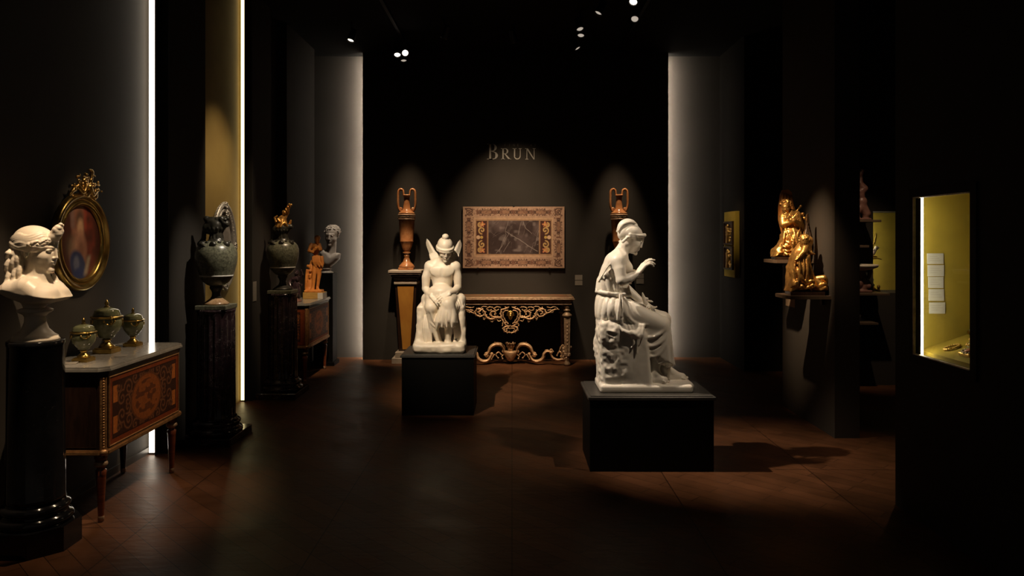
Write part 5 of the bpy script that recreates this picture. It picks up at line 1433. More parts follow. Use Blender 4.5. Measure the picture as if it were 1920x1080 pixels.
# pale profile bust on the glossy black column
def bust_profile():
    Y0 = 3.965; sc = F/Y0; W = view(Y0); zb = 1.10
    t = thing('marble_bust', 'pale marble bust in profile with long locks and a topknot on the black column', 'bust', (W(66, 640)[0], Y0, zb))
    S = SDF((W(14, 0)[0], Y0-.17, W(0, 586)[2]), (W(126, 0)[0], Y0+.17, W(0, 408)[2]), .0028); S.k = .008
    h = .236
    fw = np.array([math.cos(math.radians(-6)), -.07, math.sin(math.radians(-6))])
    L, R = head(S, W(72, 469), fw, (0, 0, 1), h, .005, 1.0, ears=False)
    cp = lambda *p: np.array(p)
    # hair mass, waves
    S.ell(L(0, -.12, .20), np.array((.37, .45, .35))*h, R, .008)
    S.ell(L(0, -.40, .04), np.array((.28, .18, .20))*h, R, .02); S.ell(L(0, -.36, -.14), np.array((.24, .20, .26))*h, R, .02)
    S.ell(L(0, .34, .33), np.array((.13, .12, .12))*h, R, .01)
    def E(az, el, k=1.0): # point on the hair cap
        ca = math.cos(math.radians(el)); return L(.375*k*math.sin(math.radians(az))*ca, -.12+.455*k*math.cos(math.radians(az))*ca, .17+.36*k*math.sin(math.radians(el)))
    for sx in (-1, 1):
        for i in range(8):      # waves swept back from the brow to the nape
            pts = []
            for j in range(12):
                u = j/11
                az = 22+150*u; el = (40-8.5*i)*(1-u)**.8 + (2-3.0*i)*u + 6.0*math.sin(u*13+i*.35)
                pts.append(E(sx*az, el, 1.0+.03*(i > 4)))
            S.chain(pts, [.022*h]+[.036*h]*10+[.02*h], .0035, n=3)
        for i in range(3):      # roll covering the top of the ear, lower edge of the hair
            S.chain([E(sx*(40+25*q), -14-4*i+5*math.sin(q*2.0+i), 1.02) for q in np.linspace(0, 5, 12)], [.04*h]+[.05*h]*10+[.03*h], .004, n=3)
        rs = random.Random(4)
        for i in range(22):     # tight curls round the brow and temple
            q = i/21
            c = E(sx*(8+62*q), 18-24*q+8*rs.random()-4, 1.03)
            S.ell(c, np.array((.058, .050, .052))*h, R, .003); S.ell(c+(L(sx*.02, .045, 0)-L(0, 0, 0)), np.array((.022,)*3)*h, R, .002, 'sub')
        S.ell(L(sx*.335, -.03, -.07), np.array((.03, .07, .10))*h, R, .006)
    # topknot above the brow
    rs = random.Random(8)
    for i in range(30):
        a = rs.uniform(0, 2*PI); r = rs.uniform(0, .08); zz = rs.uniform(0, 1)
        c = L(r*math.cos(a), .37+.10*zz+r*math.sin(a)*.8, .38+.26*zz)
        S.ell(c, np.array((.055, .055, .05))*h*(1.15-.35*zz), R, .003)
    S.ell(L(0, .41, .46), np.array((.10, .10, .14))*h, R, .02)
    # neck
    S.chain([W(67, 522, 0), W(70, 508), W(73, 492)], [.072, .060, .058], .02)
    S.ell(W(84, 520, -.03), (.012, .012, .03), None, .02)
    # twisted locks falling to the shoulders
    for sy, off in ((-1, 0), (1, 4)):
        for k, (x0, x1, x2) in enumerate(((36, 30, 40), (44, 42, 52), (50, 54, 62))):
            for s2 in (0, PI):
                pts = []
                for j in range(13):
                    u = j/12; x = x0*(1-u)**2+2*x1*u*(1-u)+x2*u*u+2.2*math.sin(u*9+s2+k)+off
                    pts.append(W(x, 474+66*u+2*k, sy*(.078-.004*k)+.012*math.cos(u*9+s2+k)))
                S.chain(pts, [.013]*9+[.012, .011, .010, .006], .002)
        for x0, x1, x2 in ((37, 31, 41), (46, 44, 55)):
            S.chain([W(x0*(1-u)**2+2*x1*u*(1-u)+x2*u*u+off, 472+68*u, sy*.070) for u in np.linspace(0, 1, 7)], [.018, .019, .019, .018, .016, .013, .008], .006)
        if sy > 0: S.chain([W(80, 503, sy*.058), W(89, 522, sy*.070), W(100, 540, sy*.066)], [.007, .010, .006], .003, n=4)
    # cut shoulders and breast
    w = lambda U, V: .150-.04*np.clip((U-W(95, 0)[0])/.10, 0, 1)
    pl = [(20, 538), (34, 526), (52, 524), (66, 518), (82, 522), (96, 533), (110, 547), (121, 558), (108, 563), (92, 566), (76, 567), (58, 563), (40, 556), (26, 549)]
    S.prof([(W(*p)[0], W(*p)[2]) for p in pl], Y0, w, .055, .022)
    S.ell(W(70, 553, 0), (.095, .095, .055), None, .03)
    S.ell(W(100, 549, -.05), (.045, .045, .035), None, .03); S.ell(W(100, 549, .05), (.045, .045, .035), None, .03)
    S.cap(W(64, 560), W(64, 584), .060, .046, .02)
    o = S.mesh('bust_body', M['marble_warm'], t); o.matrix_parent_inverse = Matrix.Translation(-t.location)
    z = lambda py: EYE-(py-HY)/sc-zb
    MB().lathe([(.116, 0), (.118, z(637)), (.110, z(633)), (.108, z(630)), (.090, z(626)), (.064, z(616)), (.052, z(604)), (.050, z(594)), (.058, z(589)), (.074, z(586)), (.084, z(583)), (.084, z(580)), (.060, z(577))], 56).build('socle', M['marble_warm'], t)
    return t
bust_profile()

# male bust at the far end
def bust_far():
    Y0 = 9.62; W = view(Y0); sc = F/Y0; zb = EYE-(512-HY)/sc
    pt = thing('bust_plinth', 'tall black plinth under the far male bust', 'plinth', (W(610, 0)[0], Y0, 0))
    MB().box((-.125, -.12, 0), (.125, .12, zb), bev=.003).build('body', M['plinth'], pt)
    MB().box((-.150, -.145, 0), (.150, .145, .05), bev=.003).build('base', M['plinth'], pt)
    t = thing('marble_bust', 'greyish marble bust of a curly haired man on the tall black plinth', 'bust', (W(613, 0)[0], Y0, zb))
    S = SDF((W(594, 0)[0], Y0-.16, W(0, 508)[2]), (W(646, 0)[0], Y0+.16, W(0, 416)[2]), .0042); S.k = .01
    h = .262
    L, R = head(S, W(622.5, 442), (-.12, -1, -.12), (.05, 0, 1), h, .006, .3)
    S.ell(L(0, -.10, .18), np.array((.36, .44, .34))*h, R, .01)
    rs = random.Random(6)
    for i in range(130):
        a = rs.uniform(-PI, PI); e = rs.uniform(.02, 1.3)
        y = math.cos(a)*math.cos(e); x = math.sin(a)*math.cos(e); z = math.sin(e)
        if y > .5 and z < .55: continue
        S.ell(L(.365*x, -.08+.44*y, .16+.35*z), np.array((.055, .055, .05))*h, R, .002)
    S.chain([W(618, 478, .02), W(621, 466, .01), W(622, 456, .0)], [.075, .062, .060], .02)
    pl = [(601, 474), (607, 468), (616, 470), (622, 478), (632, 474), (638, 476), (636, 486), (628, 494), (620, 500), (611, 499), (604, 492)]
    S.prof([(W(*p)[0], W(*p)[2]) for p in pl], Y0+.01, .085, .05, .02)
    S.cap(W(614, 494), W(614, 507), .045, .038, .02)
    o = S.mesh('bust_body', M['marble_grey'], t); o.matrix_parent_inverse = Matrix.Translation(-t.location)
    MB().lathe([(.085, 0), (.085, .012), (.072, .02), (.052, .032), (.050, .045), (.066, .052), (.066, .062), (.040, .070)], 32).build('socle', M['marble_grey'], t)
bust_far()

# orange figurine on the far commode
def figurine():
    Y0 = 9.02; W = view(Y0)
    zt = .905
    t = thing('orange_figurine', 'small orange standing figure leaning on a stump, set on a tan block', 'figurine', (-2.40, Y0, zt))
    MB().box((-.125, -.10, 0), (.115, .10, .078), bev=.003).build('block', M['wood_block'], t)
    MB().box((.055, -.102, .002), (.1165, -.098, .074)).box((.115, -.10, .002), (.1165, .098, .074)).build('block_face', M['card'], t)
    z0 = zt+.078
    S = SDF((W(566, 0)[0], Y0-.11, z0), (W(611, 0)[0], Y0+.11, W(0, 434)[2]+.0), .0036); S.k = .012
    dz = z0 - W(0, 541)[2]
    G = lambda px, py, d=0.0: W(px, py, d)+np.array([0, 0, dz])
    S.box(G(589, 539)+np.array([0, 0, .0]), (.105, .075, .016), .012)
    S.chain([G(592, 482, 0), G(590, 505, -.02), G(588, 535, -.02)], [.034, .028, .016]); S.chain([G(598, 482, .0), G(598, 508, .01), G(594, 536, .02)], [.034, .026, .016])
    foot(S, G(585, 538, -.01)*1.0, G(588, 538, -.06), .04, .035, G(588, 532, -.02), .006); foot(S, G(594, 538, .02), G(600, 538, -.04), .04, .035, G(594, 532, .02), .006)
    S.ell(G(595, 478), (.050, .040, .045)); S.ell(G(592, 464), (.046, .036, .055)); S.ell(G(592, 455), (.058, .038, .038))
    S.chain([G(584, 452, -.01), G(581, 464, -.04), G(590, 466, -.075)], [.022, .019, .014]); S.chain([G(599, 452, -.01), G(603, 461, -.04), G(595, 458, -.08)], [.022, .019, .014])
    S.chain([G(588, 466, -.07), G(600, 456, -.08), G(602, 462, -.07)], [.014, .015, .012], .008)
    S.cap(G(594, 450), G(595, 445, -.01), .017, .016)
    L, R = head(S, G(596, 446, -.02)+np.array([0, 0, .020]), (.3, -1, -.35), (0, 0, 1), .098, .004, ears=False); S.ell(L(0, -.10, .18), np.array((.38, .46, .36))*.098, R, .006)
    # cloth round the hips and stump
    for i in range(7):
        S.chain([G(588+i*2, 474, -.035), G(589+i*2.0, 484, -.045), G(592+i*2.2, 492+2*math.sin(i*2), -.035)], [.010, .013, .008], .005, n=3)
    S.chain([G(603, 476, .02), G(605, 488, .01), G(602, 500, 0)], [.02, .016, .01], .006)
    S.chain([G(580, 538, .02), G(580, 515, .02), G(583, 496, .02), G(585, 484, .01)], [.050, .036, .032, .024], .02)
    rs = random.Random(9)
    for i in range(18): S.ell(G(580+rs.uniform(-5, 5), 492+46*rs.random(), .0-.03*rs.random()), (.014, .014, .020), None, .008)
    S.chain([G(577, 500, -.03), G(576, 518, -.04), G(575, 534, -.03)], [.014, .018, .016], .01)
    o = S.mesh('figure', M['orange'], t); o.matrix_parent_inverse = Matrix.Translation(-t.location)
figurine()
def dark_group():
    Y0 = 8.55; W = view(Y0); zt = .905
    t = thing('bronze_figurine', 'small dark mottled bronze figure beside the fluted column on the far commode', 'figurine', (W(555, 0)[0], Y0, zt))
    MB().lathe([(.062, 0), (.066, .01), (.055, .022), (.045, .035), (.048, .045)], 28, M=Matrix.Scale(1.0, 4)).build('base', M['pink_bronze'], t)
    S = SDF((-.10, -.09, .040), (.10, .09, .40), .004); S.k = .012
    S.chain([(-.02, 0, .045), (-.035, .0, .10), (-.01, 0, .17)], [.024, .028, .034]); S.chain([(.03, 0, .045), (.035, -.01, .10), (.01, 0, .17)], [.020, .026, .034])
    S.ell((0, 0, .20), (.042, .034, .05)); S.ell((.0, 0, .26), (.048, .034, .04)); S.ell((.01, -.01, .335), (.028, .030, .034)); S.cap((0, 0, .28), (.005, 0, .31), .016, .016)
    S.chain([(-.045, 0, .27), (-.07, -.02, .22), (-.05, -.04, .18)], [.018, .016, .012]); S.chain([(.045, 0, .27), (.075, -.01, .31), (.06, -.02, .37)], [.018, .015, .012])
    rs = random.Random(3)
    for i in range(22): S.ell((rs.uniform(-.06, .06), rs.uniform(-.05, .03), rs.uniform(.05, .30)), (.014, .012, .016), None, .006)
    S.mesh('figure', M['dark_marble'], t)
dark_group()

# ------------------------------------------------------------------ gilded sculptures on wall shelves (right pier)
def wall_shelf(label, loc, x0, y0, y1, th=.028):
    t = thing('wall_shelf', label, 'shelf', loc)
    MB().prism([(x0+.02, y0), (0, y0), (0, y1), (x0+.02, y1), (x0, y1-.03), (x0, y0+.05)], -th, 0, 'z').build('board', M['shelf'], t)
    MB().box((-.02, (y0+y1)/2-.02, -th-.06), (0, (y0+y1)/2+.02, -th)).build('bracket', M['lamp_body'], t)
wall_shelf('upper small wall shelf carrying the gilded angel with crossed arms', (2.65, 6.64, 1.452), -.345, -.15, .16)
wall_shelf('lower small wall shelf carrying the gilded draped kneeling figure', (2.65, 6.30, 1.163), -.36, -.17, .16)
def gilt_upper():
    Y0 = 6.62; sc = F/Y0; W = view(Y0); zs = 1.452
    t = thing('gilded_angel', 'gilded curly haired angel with crossed arms on the upper wall shelf', 'sculpture', (2.46, Y0, zs))
    dz = zs+.024-W(0, 474)[2]
    G = lambda px, py, d=0.0: W(px, py, d)+np.array([0, 0, dz])
    b = MB().prism([(-.14, -.11), (.06, -.12), (.17, -.09), (.17, .10), (-.10, .11)], 0, .026, 'z'); b.build('base', M['wood_dark'], t)
    S = SDF((G(1440, 0)[0], Y0-.14, zs+.024), (2.645, Y0+.15, G(0, 366)[2]), .0042); S.k = .012
    # robe spreading to the base
    pl = [(1446, 474), (1450, 462), (1460, 450), (1467, 436), (1470, 420), (1484, 416), (1494, 424), (1500, 440), (1507, 456), (1512, 474)]
    S.prof([(G(*p)[0], G(*p)[2]) for p in pl], Y0, .095, .05, .02, disp=lambda X, Y, Z: .012*noise3(X, Y, Z, 26, 2))
    S.chain([G(1488, 430, 0), G(1480, 420, -.01), G(1478, 405, -.01), G(1478, 396, -.01)], [.065, .058, .056, .060], .02)
    rs = random.Random(12)
    for k in range(26):
        x = 1466+30*rs.random(); d = rs.uniform(-.10, -.03)
        S.chain([G(x, 418+6*rs.random(), d*.6-.02), G(x+rs.uniform(-8, 5), 440, d-.012), G(x+rs.uniform(-16, 14), 464, d-.006)], [.006, .011, .008], .004, n=4)
    for k in range(16):
        x = 1452+50*rs.random(); y = 440+26*rs.random()
        S.chain([G(x-5, y, -.08), G(x, y+5, -.105), G(x+7, y+rs.uniform(-4, 4), -.09)], [.008, .013, .007], .004, n=3)
    for k in range(8):
        S.chain([G(1468+3*k, 424, -.05), G(1466+3.6*k, 429+2*(k % 2), -.078), G(1470+3*k, 434, -.06)], [.010, .014, .008], .004, n=3)
    # shoulders and crossed arms
    S.cap(G(1469, 400, -.01), G(1491, 397, -.01), .042, .048, .02)
    S.chain([G(1467, 402, -.01), G(1465, 414, -.05), G(1479, 407, -.105)], [.036, .030, .020], .008); S.chain([G(1493, 399, -.01), G(1493, 413, -.05), G(1475, 405, -.10)], [.038, .032, .020], .008)
    hand(S, G(1477, 407, -.105), (.7, -.2, .7), (0, .9, 0), .085, 1, (.3, .4, .5, .6), .08); hand(S, G(1476, 405, -.10), (-.7, -.2, .5), (0, .9, 0), .085, -1, (.3, .4, .5, .6), .08)
    for k in range(4): S.chain([G(1493, 402+3*k, -.03), G(1490, 405+3*k, -.072), G(1486, 407+3*k, -.07)], [.006, .009, .006], .003, n=3)
    S.cap(G(1476, 395), G(1472, 386, -.02), .026, .024, .012)
    h = .125
    L, R = head(S, G(1470.5, 381, -.035), (-.45, -1, -.25), (-.05, 0, 1), h, .004, ears=False); S.ell(L(0, -.10, .18), np.array((.36, .44, .34))*h, R, .006)
    for i in range(110):
        a = rs.uniform(-PI, PI); e = rs.uniform(-.3, 1.4)
        y = math.cos(a)*math.cos(e); x = math.sin(a)*math.cos(e); z = math.sin(e)
        if y > .45 and z < .60: continue
        S.ell(L(.38*x, -.08+.45*y, .14+.38*z), np.array((.075, .075, .065))*h, R, .002)
    o = S.mesh('figure', M['gold_leaf'], t); o.matrix_parent_inverse = Matrix.Translation(-t.location)
    # tall folded wing standing behind
    b = MB(); w0 = G(1493, 425, .06)
    pl = [(1472, 430), (1466, 405), (1466, 380), (1469, 356), (1473, 348), (1484, 347), (1490, 352), (1494, 375), (1500, 400), (1502, 430)]
    b.prism([(G(*p)[0], G(*p)[2]) for p in pl], Y0+.07, Y0+.095)
    for k in range(4):
        b.tube([(G(1472+5.5*k, 352+2*k)[0], Y0+.066, G(0, 352+2*k)[2]), (G(1471+7*k, 390)[0], Y0+.064, G(0, 390)[2]), (G(1474+7*k, 426)[0], Y0+.066, G(0, 426)[2])], .012, 8, flat=(1, .5), up=(0, 1, 0))
    wo = b.build('wing', M['orange'], t); wo.matrix_parent_inverse = Matrix.Translation(-t.location)
    b = MB(); b.tube([G(1492, 392, -.0), G(1498, 385, .02), G(1504, 379, .03)], [.008, .007, .010], 8); b.ball(G(1504, 379, .03), .012)
    for p in ((1500, 397), (1508, 402), (1505, 394)): b.ball(G(p[0], p[1], .0), .017)
    b.tube([G(1494, 400, 0), G(1503, 408, .03), G(1508, 420, .05), G(1503, 432, .05)], [.02, .034, .034, .02], 10)
    wo = b.build('emblem', M['gold_leaf'], t); wo.matrix_parent_inverse = Matrix.Translation(-t.location)
gilt_upper()
def gilt_lower():
    Y0 = 6.30; W = view(Y0); zs = 1.163
    t = thing('gilded_draped_figure', 'gilded kneeling figure in heavy drapery with a tall dark wing on the lower wall shelf', 'sculpture', (2.49, Y0, zs))
    dz = zs+.028-W(0, 544)[2]
    G = lambda px, py, d=0.0: W(px, py, d)+np.array([0, 0, dz])
    MB().prism([(-.16, -.12), (.12, -.14), (.15, -.06), (.15, .12), (-.12, .12)], 0, .030, 'z').build('base', M['wood_dark'], t)
    S = SDF((G(1472, 0)[0], Y0-.15, zs+.028), (2.645, Y0+.14, G(0, 436)[2]), .0042); S.k = .012
    pl = [(1476, 544), (1478, 520), (1480, 500), (1484, 482), (1490, 470), (1502, 466), (1514, 474), (1516, 500), (1524, 518), (1540, 524), (1550, 534), (1548, 544)]
    S.prof([(G(*p)[0], G(*p)[2]) for p in pl], Y0, .11, .05, .02, disp=lambda X, Y, Z: .010*noise3(X, Y, Z, 24, 5))
    rs = random.Random(21)
    for k in range(22):
        x = 1484+20*rs.random(); d = rs.uniform(-.12, -.02)
        S.chain([G(x+2, 476+8*rs.random(), d-.01), G(x+rs.uniform(-4, 4), 502, d-.022), G(x+rs.uniform(-8, 8), 534, d-.014)], [.006, .012, .009], .004, n=4)
    for k in range(14):
        x = 1480+62*rs.random(); y = 522+16*rs.random()
        S.chain([G(x-6, y+2, -.10), G(x, y-3, -.125), G(x+7, y+rs.uniform(-2, 5), -.10)], [.009, .014, .008], .004, n=3)
    S.chain([G(1486, 500, -.10), G(1490, 516, -.13), G(1500, 528, -.12)], [.014, .018, .012], .006, n=4)
    # bowed trunk, arm and head
    S.chain([G(1498, 478, .0), G(1506, 462, -.01), G(1514, 450, -.01)], [.068, .058, .045], .02)
    S.chain([G(1508, 456, -.05), G(1498, 470, -.10), G(1489, 478, -.12)], [.030, .024, .016], .01); hand(S, G(1489, 478, -.12), (-.5, -.2, -.8), (-.5, .5, .2), .07, 1)
    for k in range(6): S.chain([G(1502+3*k, 452+2*k, -.04), G(1500+3*k, 462+2*k, -.075), G(1506+3*k, 474, -.07)], [.006, .010, .007], .004, n=3)
    h = .115
    L, R = head(S, G(1504, 452, -.05), (-.5, -1, -.5), (0, 0, 1), h, .004, ears=False); S.ell(L(0, -.10, .18), np.array((.38, .46, .36))*h, R, .006)
    for i in range(70):
        a = rs.uniform(-PI, PI); e = rs.uniform(-.3, 1.4); y = math.cos(a)*math.cos(e); x = math.sin(a)*math.cos(e); z = math.sin(e)
        if y > .45 and z < .60: continue
        S.ell(L(.38*x, -.08+.45*y, .14+.38*z), np.array((.08, .08, .065))*h, R, .002)
    S.chain([G(1524, 520, -.06), G(1536, 518, -.09), G(1546, 530, -.08)], [.024, .026, .018], .01)
    o = S.mesh('figure', M['gold_leaf'], t); o.matrix_parent_inverse = Matrix.Translation(-t.location)
    b = MB()
    pl = [(1512, 500), (1508, 470), (1514, 440), (1518, 422), (1520, 400), (1523, 397), (1525, 420), (1530, 442), (1533, 462), (1530, 485), (1524, 505)]
    b.prism([(G(*p)[0], G(*p)[2]) for p in pl], Y0+.075, Y0+.10)
    for k in range(4): b.tube([(G(1520+1.2*k, 415+6*k)[0], Y0+.070, G(0, 415+6*k)[2]), (G(1516+4*k, 452)[0], Y0+.068, G(0, 452)[2]), (G(1514+3.6*k, 494)[0], Y0+.070, G(0, 494)[2])], .010, 8, flat=(1, .5), up=(0, 1, 0))
    wo = b.build('wing', M['bronze'], t); wo.matrix_parent_inverse = Matrix.Translation(-t.location)
gilt_lower()
o = MB().box((-.003, -.10, -.06), (0, .13, .06), bev=.001).build('paper_label', M['card_tan']); o.location = (2.65, 7.02, 1.05)
tag(o, 'tan paper label on the wall just under the lower gilded figure', 'label')
# warm plaque with two small gilded reliefs on the right wall near the far end
t = thing('relief_plaque', 'tall ochre plaque with two small gilded reliefs one above the other', 'plaque', (2.86, 9.52, 1.56))
MB().box((-.06, -.235, -.42), (0, .235, .42), bev=.004).build('backing', M['olive'], t)
for k, zc in enumerate((.145, -.175)):
    f = MB().box((-.085, -.19, zc-.15), (-.06, .19, zc-.13)).box((-.085, -.19, zc+.13), (-.06, .19, zc+.15)).box((-.085, -.19, zc-.13), (-.06, -.17, zc+.13)).box((-.085, .17, zc-.13), (-.06, .19, zc+.13)).box((-.066, -.17, zc-.13), (-.06, .17, zc+.13))
    fo_ = f.build('relief_frame', M['wood_dark'], t)
    S = SDF((-.10, -.15, zc-.13), (-.062, .15, zc+.13), .0045); S.k = .008
    rs = random.Random(30+k)
    S.chain([(-.07, .02, zc-.12), (-.075, .0, zc-.03), (-.075, .01, zc+.05)], [.035, .030, .028]); S.ell((-.08, .0, zc+.09), (.02, .022, .026))
    for i in range(16): S.ell((-.070, rs.uniform(-.10, .10), zc+rs.uniform(-.11, .08)), (.014, .022, .018), None, .006)
    S.mesh('relief', M['gold'], t)

# ------------------------------------------------------------------ things seen through the doorway
def shelf2(label, x0, x1, z, y0=7.86):
    o = MB().box((x0, y0, z-.025), (x1, 8.25, z), bev=.003).build('wall_shelf', M['shelf']); tag(o, label, 'shelf')
shelf2('short shelf holding the reddish statuette in the far room', 3.62, 3.93, 1.838); shelf2('long ledge holding the white topped tazza in the far room', 3.62, 4.02, 1.055); shelf2('smallest bare shelf in the middle of the far room wall', 3.62, 3.80, 1.565)
t = thing('reddish_statuette', 'slender reddish statuette group on the shelf above the tazza', 'figurine', (3.80, 8.05, 1.838))
S = SDF((-.12, -.09, 0), (.12, .09, .56), .005); S.k = .014
S.box((0, 0, .010), (.085, .07, .011), .006)
S.chain([(-.04, 0, .02), (-.055, 0, .08), (.0, 0, .15)], [.03, .04, .045]); S.chain([(.05, 0, .02), (.06, 0, .07), (.02, 0, .15)], [.03, .045, .045])
S.ell((.01, 0, .20), (.055, .05, .06)); S.ell((.0, 0, .27), (.04, .04, .05)); S.chain([(-.02, 0, .28), (.03, 0, .34), (-.005, 0, .40), (.0, 0, .46), (-.005, 0, .52)], [.035, .045, .028, .018, .010])
S.ell((-.02, 0, .31), (.045, .04, .03)); S.chain([(0, 0, .50), (.02, 0, .535), (.0, 0, .55)], [.02, .016, .008])
S.mesh('figures', M['pink_bronze'], t)
t = thing('tazza', 'shallow stone bowl with pale rim on a dark sculpted foot', 'bowl', (3.80, 8.03, 1.055))
MB().lathe([(.04, .235), (.10, .25), (.155, .27), (.165, .285), (.165, .30), (.155, .302), (.12, .29), (.01, .28)], 40).build('bowl', M['marble_warm'], t)
S = SDF((-.12, -.10, 0), (.14, .10, .25), .005); S.k = .014
S.box((0, 0, .012), (.085, .075, .013), .006); S.chain([(0, 0, .03), (.03, 0, .08), (.02, -.02, .14), (.01, 0, .20), (0, 0, .24)], [.045, .05, .035, .03, .04])
S.chain([(.03, 0, .12), (.075, 0, .16), (.09, 0, .22)], [.02, .018, .022]); S.ell((-.03, -.03, .10), (.03, .03, .045)); S.ell((.06, -.03, .07), (.028, .028, .03))
S.mesh('sculpted_foot', M['pink_bronze'], t)
o = MB().lathe([(.045, 0), (.05, .008), (.02, .02), (.012, .04), (.02, .055), (.01, .07)], 20).build('small_ornament', M['silver']); o.location = (3.80, 8.08, .742); tag(o, 'small pale ornament on the lowest ledge of the far room', 'ornament')
shelf2('lowest short ledge in the far room with a pale ornament', 3.62, 3.90, .742)
t = thing('ornate_candlestick', 'ornate glass and gilt candlestick standing in the far yellow niche', 'candlestick', (4.14, 8.52, 1.031))
MB().lathe([(.075, 0), (.08, .01), (.05, .03), (.03, .05)], 24).build('foot', M['gold'], t)
b = MB().lathe([(.028, .05), (.040, .07), (.018, .10), (.030, .13), (.014, .16), (.022, .22), (.012, .26), (.026, .29), (.014, .32), (.02, .36), (.012, .38)], 20); b.build('stem', M['silver'], t)
MB().lathe([(.012, .38), (.06, .39), (.065, .40), (.05, .405), (.015, .40)], 24).tube([(-.10, 0, .36), (-.06, 0, .375), (0, 0, .372), (.08, 0, .375), (.12, 0, .365)], .006).build('drip_pan', M['gold'], t)
b = MB().tube([(.0, 0, .40), (.03, 0, .44), (.05, 0, .48), (.09, 0, .50)], [.016, .020, .018, .008], 8); b.ball((.06, 0, .50), .022); b.ball((.03, 0, .47), .018); b.build('bird_finial', M['silver'], t)
for dx, dy in ((-.055, -.04), (.06, -.05)):
    MB().ball((dx, dy, .05), (.018, .018, .024)).lathe([(.02, 0), (.012, .03)], 12, c=(dx, dy, 0)).build('foot_figure', M['gold'], t)
o = thing('pearl_necklace', 'fine necklace hanging on the back of the far yellow niche', 'necklace', (4.19, 8.72, 1.69))
b = MB(); pts = [(-.075*math.cos(a)*(1 if a < PI/2 else 1.3), -.006, -.17*math.sin(a)) for a in np.linspace(0, PI, 22)]; b.tube(pts, .0035, 6)
for p in pts[2:-2:2]: b.ball(p, .0085, nu=8, nv=6)
b.build('beads', M['gold'], o)

# ------------------------------------------------------------------ inside the lit case
for k, (x0, x1, y0, y1) in enumerate(((1738, 1769, 475, 495), (1739, 1770, 497, 518), (1740, 1769, 519, 540), (1741, 1770, 542, 564), (1742, 1772, 567, 588))):
    a = P(x0, y1, 4.497); b_ = P(x1, y0, 4.497)
    t = thing('case_label', ('topmost', 'second from the top', 'middle', 'second from the bottom', 'lowest')[k]+' white card of the five inside the yellow case', 'label', (a.x, 4.4995, a.z))
    MB().box((0, -.005, 0), (b_.x-a.x, -.0005, b_.z-a.z), bev=.0008).build('board', M['card'], t)
    m = MB()
    for j in range(3): m.box((.012, -.0056, (b_.z-a.z)*(.7-.2*j)), (.06+.012*((k+j) % 3), -.0050, (b_.z-a.z)*(.7-.2*j)+.0025))
    m.build('print_lines', M['card_text'], t)
rs = random.Random(17)
def deckz(x): return dz_deck(x)
dz_deck = lambda x: .965+(x-2.48)*.33
def jewel(label, cat, name, x, y, kind):
    z = dz_deck(x)+.0015
    t = thing(name, label, cat, (x, y, z)); t.rotation_euler = (0, -math.atan(.33), 0)
    b = MB()
    if kind == 'chain':
        n = 22; b.tube([(.045*math.cos(i*2*PI/n), .028*math.sin(i*2*PI/n), .007) for i in range(n)], .005, 6, closed=True)
        for i in range(n): b.ball((.045*math.cos(i*2*PI/n), .028*math.sin(i*2*PI/n), .008), .0075, nu=8, nv=6)
        b.build('links', M['gold'], t)
    elif kind == 'box':
        b.box((-.035, -.05, 0), (.035, .05, .022), bev=.004); b.build('case', M['gold'], t)
        MB().lathe([(.024, .022), (.022, .030), (.010, .034)], 16).build('stone', M['red_stone'], t)
        m = MB()
        for i in range(14): m.ball((.032*math.cos(i*.45), .045*math.sin(i*.45), .024), .006, nu=8, nv=6)
        m.build('beading', M['silver'], t)
    else:
        b.lathe([(.03, 0), (.032, .004), (.022, .012), (.012, .016)], 20); b.build('disc', M['silver'], t)
        m = MB()
        for i in range(9): m.ball((.026*math.cos(i*.7), .026*math.sin(i*.7), .010), .0075, nu=8, nv=6)
        m.ball((0, 0, .02), .010); m.build('beading', M['gold'], t)
jewel('small gold chain at the far left of the jewels in the yellow case', 'jewellery', 'gold_chain', 2.58, 4.33, 'chain')
jewel('gold box with a red stone nearest the glass in the yellow case', 'jewellery', 'jewel_box', 2.56, 4.13, 'box')
jewel('round silver brooch in the middle of the yellow case', 'jewellery', 'silver_brooch', 2.66, 4.27, 'disc')
jewel('gold box with a red stone at the back of the yellow case', 'jewellery', 'jewel_box', 2.80, 4.44, 'box')
jewel('second silver brooch beside the rear jewel box', 'jewellery', 'silver_brooch', 2.72, 4.34, 'disc')
# ------------------------------------------------------------------ lights of the room
W1 = (1, .84, .66); W2 = (1, .72, .46)
spot((2.0, 4.4, 3.9), (.95, 5.45, 1.1), 150, 30, (1, .78, .56), 1)
spot((-1.15, 5.15, 3.9), (.80, 5.45, 1.1), 640, 30, (1, .80, .60), 1)
spot((-1.35, 4.6, 3.9), (-.66, 7.1, 1.05), 720, 26, (1, .80, .58), 1)
spot((-1.75, 3.5, 3.9), (-2.52, 3.97, 1.40), 420, 18, W2, .8)
spot((-1.1, 4.7, 3.9), (-2.78, 4.74, 1.66), 110, 13, W2, 1)
spot((-.5, 5.6, 3.9), (-2.34, 4.65, .6), 300, 32, W2, 1)
spot((-1.5, 6.7, 3.9), (-2.74, 6.9, 1.9), 160, 40, (1, .80, .55), 1)
spot((-.9, 5.5, 3.9), (-2.42, 6.05, 1.4), 420, 20, W1, 1)
spot((-1.4, 7.0, 3.9), (-2.40, 7.74, 1.5), 260, 20, W2, 1)
spot((-1.5, 6.7, 3.9), (-2.42, 8.8, .95), 480, 20, W2, 1)
spot((-1.30, 7.7, 3.9), (-1.39, 9.66, .95), 480, 22, W2, 1)
spot((1.3, 7.7, 3.9), (1.41, 9.66, .75), 200, 18, W2, 1)
spot((-1.5, 8.7, 3.9), (-2.38, 9.62, 1.4), 160, 20, W1, 1)
spot((-1.33, 9.30, 3.9), (-1.39, 9.80, 2.0), 260, 28, W2, 1)
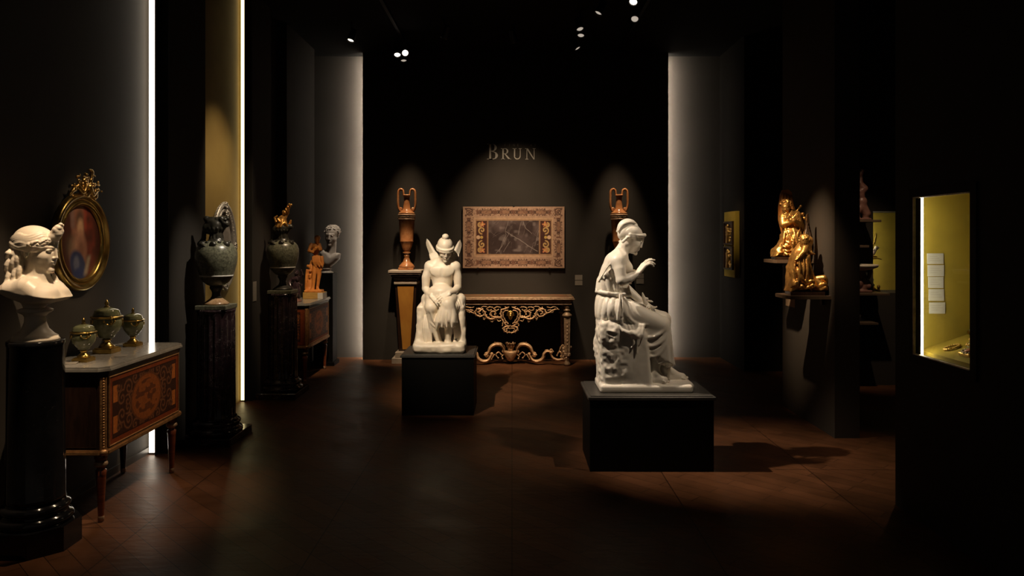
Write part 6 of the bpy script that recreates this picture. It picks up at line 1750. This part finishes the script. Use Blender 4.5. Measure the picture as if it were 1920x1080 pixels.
spot((1.36, 9.30, 3.9), (1.41, 9.80, 2.0), 260, 28, W2, 1)
spot((.1, 8.2, 3.95), (.02, 9.95, 1.62), 400, 48, W2, 1)
spot((.0, 7.4, 3.95), (0, 9.6, .6), 560, 30, W2, 1)
spot((1.0, 5.4, 3.9), (2.52, 6.45, 1.50), 1000, 19, W2, 1)
spot((1.6, 8.0, 3.9), (2.82, 9.5, 1.65), 150, 14, W2, 1)
spot((3.2, 6.4, 3.9), (3.85, 8.0, 1.4), 130, 30, W2, 1)
spot((3.0, 5.5, 3.9), (2.6, 5.2, 0), 60, 40, W2, 1)
for px, py, tgt, lens in ((657, 77, (-2.4, 7.7, 1.5), 'lens'), (760, 100, (-.4, 5.6, 1.9), 'lens'), (745, 104, (-1.15, 7.2, 1), 'lens'), (757, 115, (-1.0, 8.2, 0), 'lens_dim'),
                          (1088, 56, (1.2, 6.9, 1.5), 'lens_dim'), (1089, 68, (.5, 7.2, 1.5), 'lens_dim'), (1084, 92, (1.9, 8.3, 2.0), 'lens_dim'),
                          (1121, 26, (.2, 7.2, 2.6), 'lens_dim'), (1187, 5, (.7, 6.1, 2.6), 'lens'), (1190, 37, (.9, 6.3, 2.4), 'lens_dim'), (833, 72, (-2, 10, 1), 'lens_dim'), (965, 80, (.8, 10, 1), 'lens_dim')):
    z = 3.92; Y = F*(z-EYE)/(HY-py); p = P(px, py, Y)
    t = lamp(p, tgt, 'black ceiling spotlight', lens)
    t['label'] = {657: 'small lit ceiling spotlight above the dark ewer with the gilt figure', 760: 'brightest round ceiling spotlight facing the room above the left marble vase',
                  745: 'smaller lit spotlight just beside the brightest round one', 757: 'dim spotlight hanging just below the brightest round one', 1088: 'upper of the touching pair of spotlights above the right marble vase',
                  1089: 'lower of the touching pair of spotlights above the right marble vase', 1084: 'dim tilted spotlight alone beneath the touching pair', 1121: 'slim bright-edged spotlight above the touching pair',
                  1187: 'spotlight cut by the top edge of the photo', 1190: 'lit oval spotlight just below the one cut by the photo edge', 833: 'unlit spotlight above the winged statue', 965: 'unlit spotlight above the lettering on the back wall'}[px]

world = bpy.data.worlds.new('world'); scene.world = world; world.use_nodes = True
world.node_tree.nodes['Background'].inputs[0].default_value = (1, .85, .7, 1); world.node_tree.nodes['Background'].inputs[1].default_value = .03

cd = bpy.data.cameras.new('camera'); cam = bpy.data.objects.new('camera', cd); COL.objects.link(cam)
cam.location = (0, 0, EYE); cam.rotation_euler = (PI/2, 0, 0)
cd.sensor_width = 36; cd.lens = F/1920*36; cd.shift_y = -(540-HY)/1920; cd.clip_start = .05; cd.clip_end = 60
scene.camera = cam
scene.view_settings.view_transform = 'Standard'; scene.view_settings.look = 'None'; scene.view_settings.gamma = 1; scene.view_settings.use_curve_mapping = False
scene.view_settings.exposure = 0.0
scene.cycles.use_denoising = True
scene.cycles.max_bounces = 6; scene.cycles.diffuse_bounces = 3; scene.cycles.glossy_bounces = 3
scene.cycles.caustics_reflective = False; scene.cycles.caustics_refractive = False
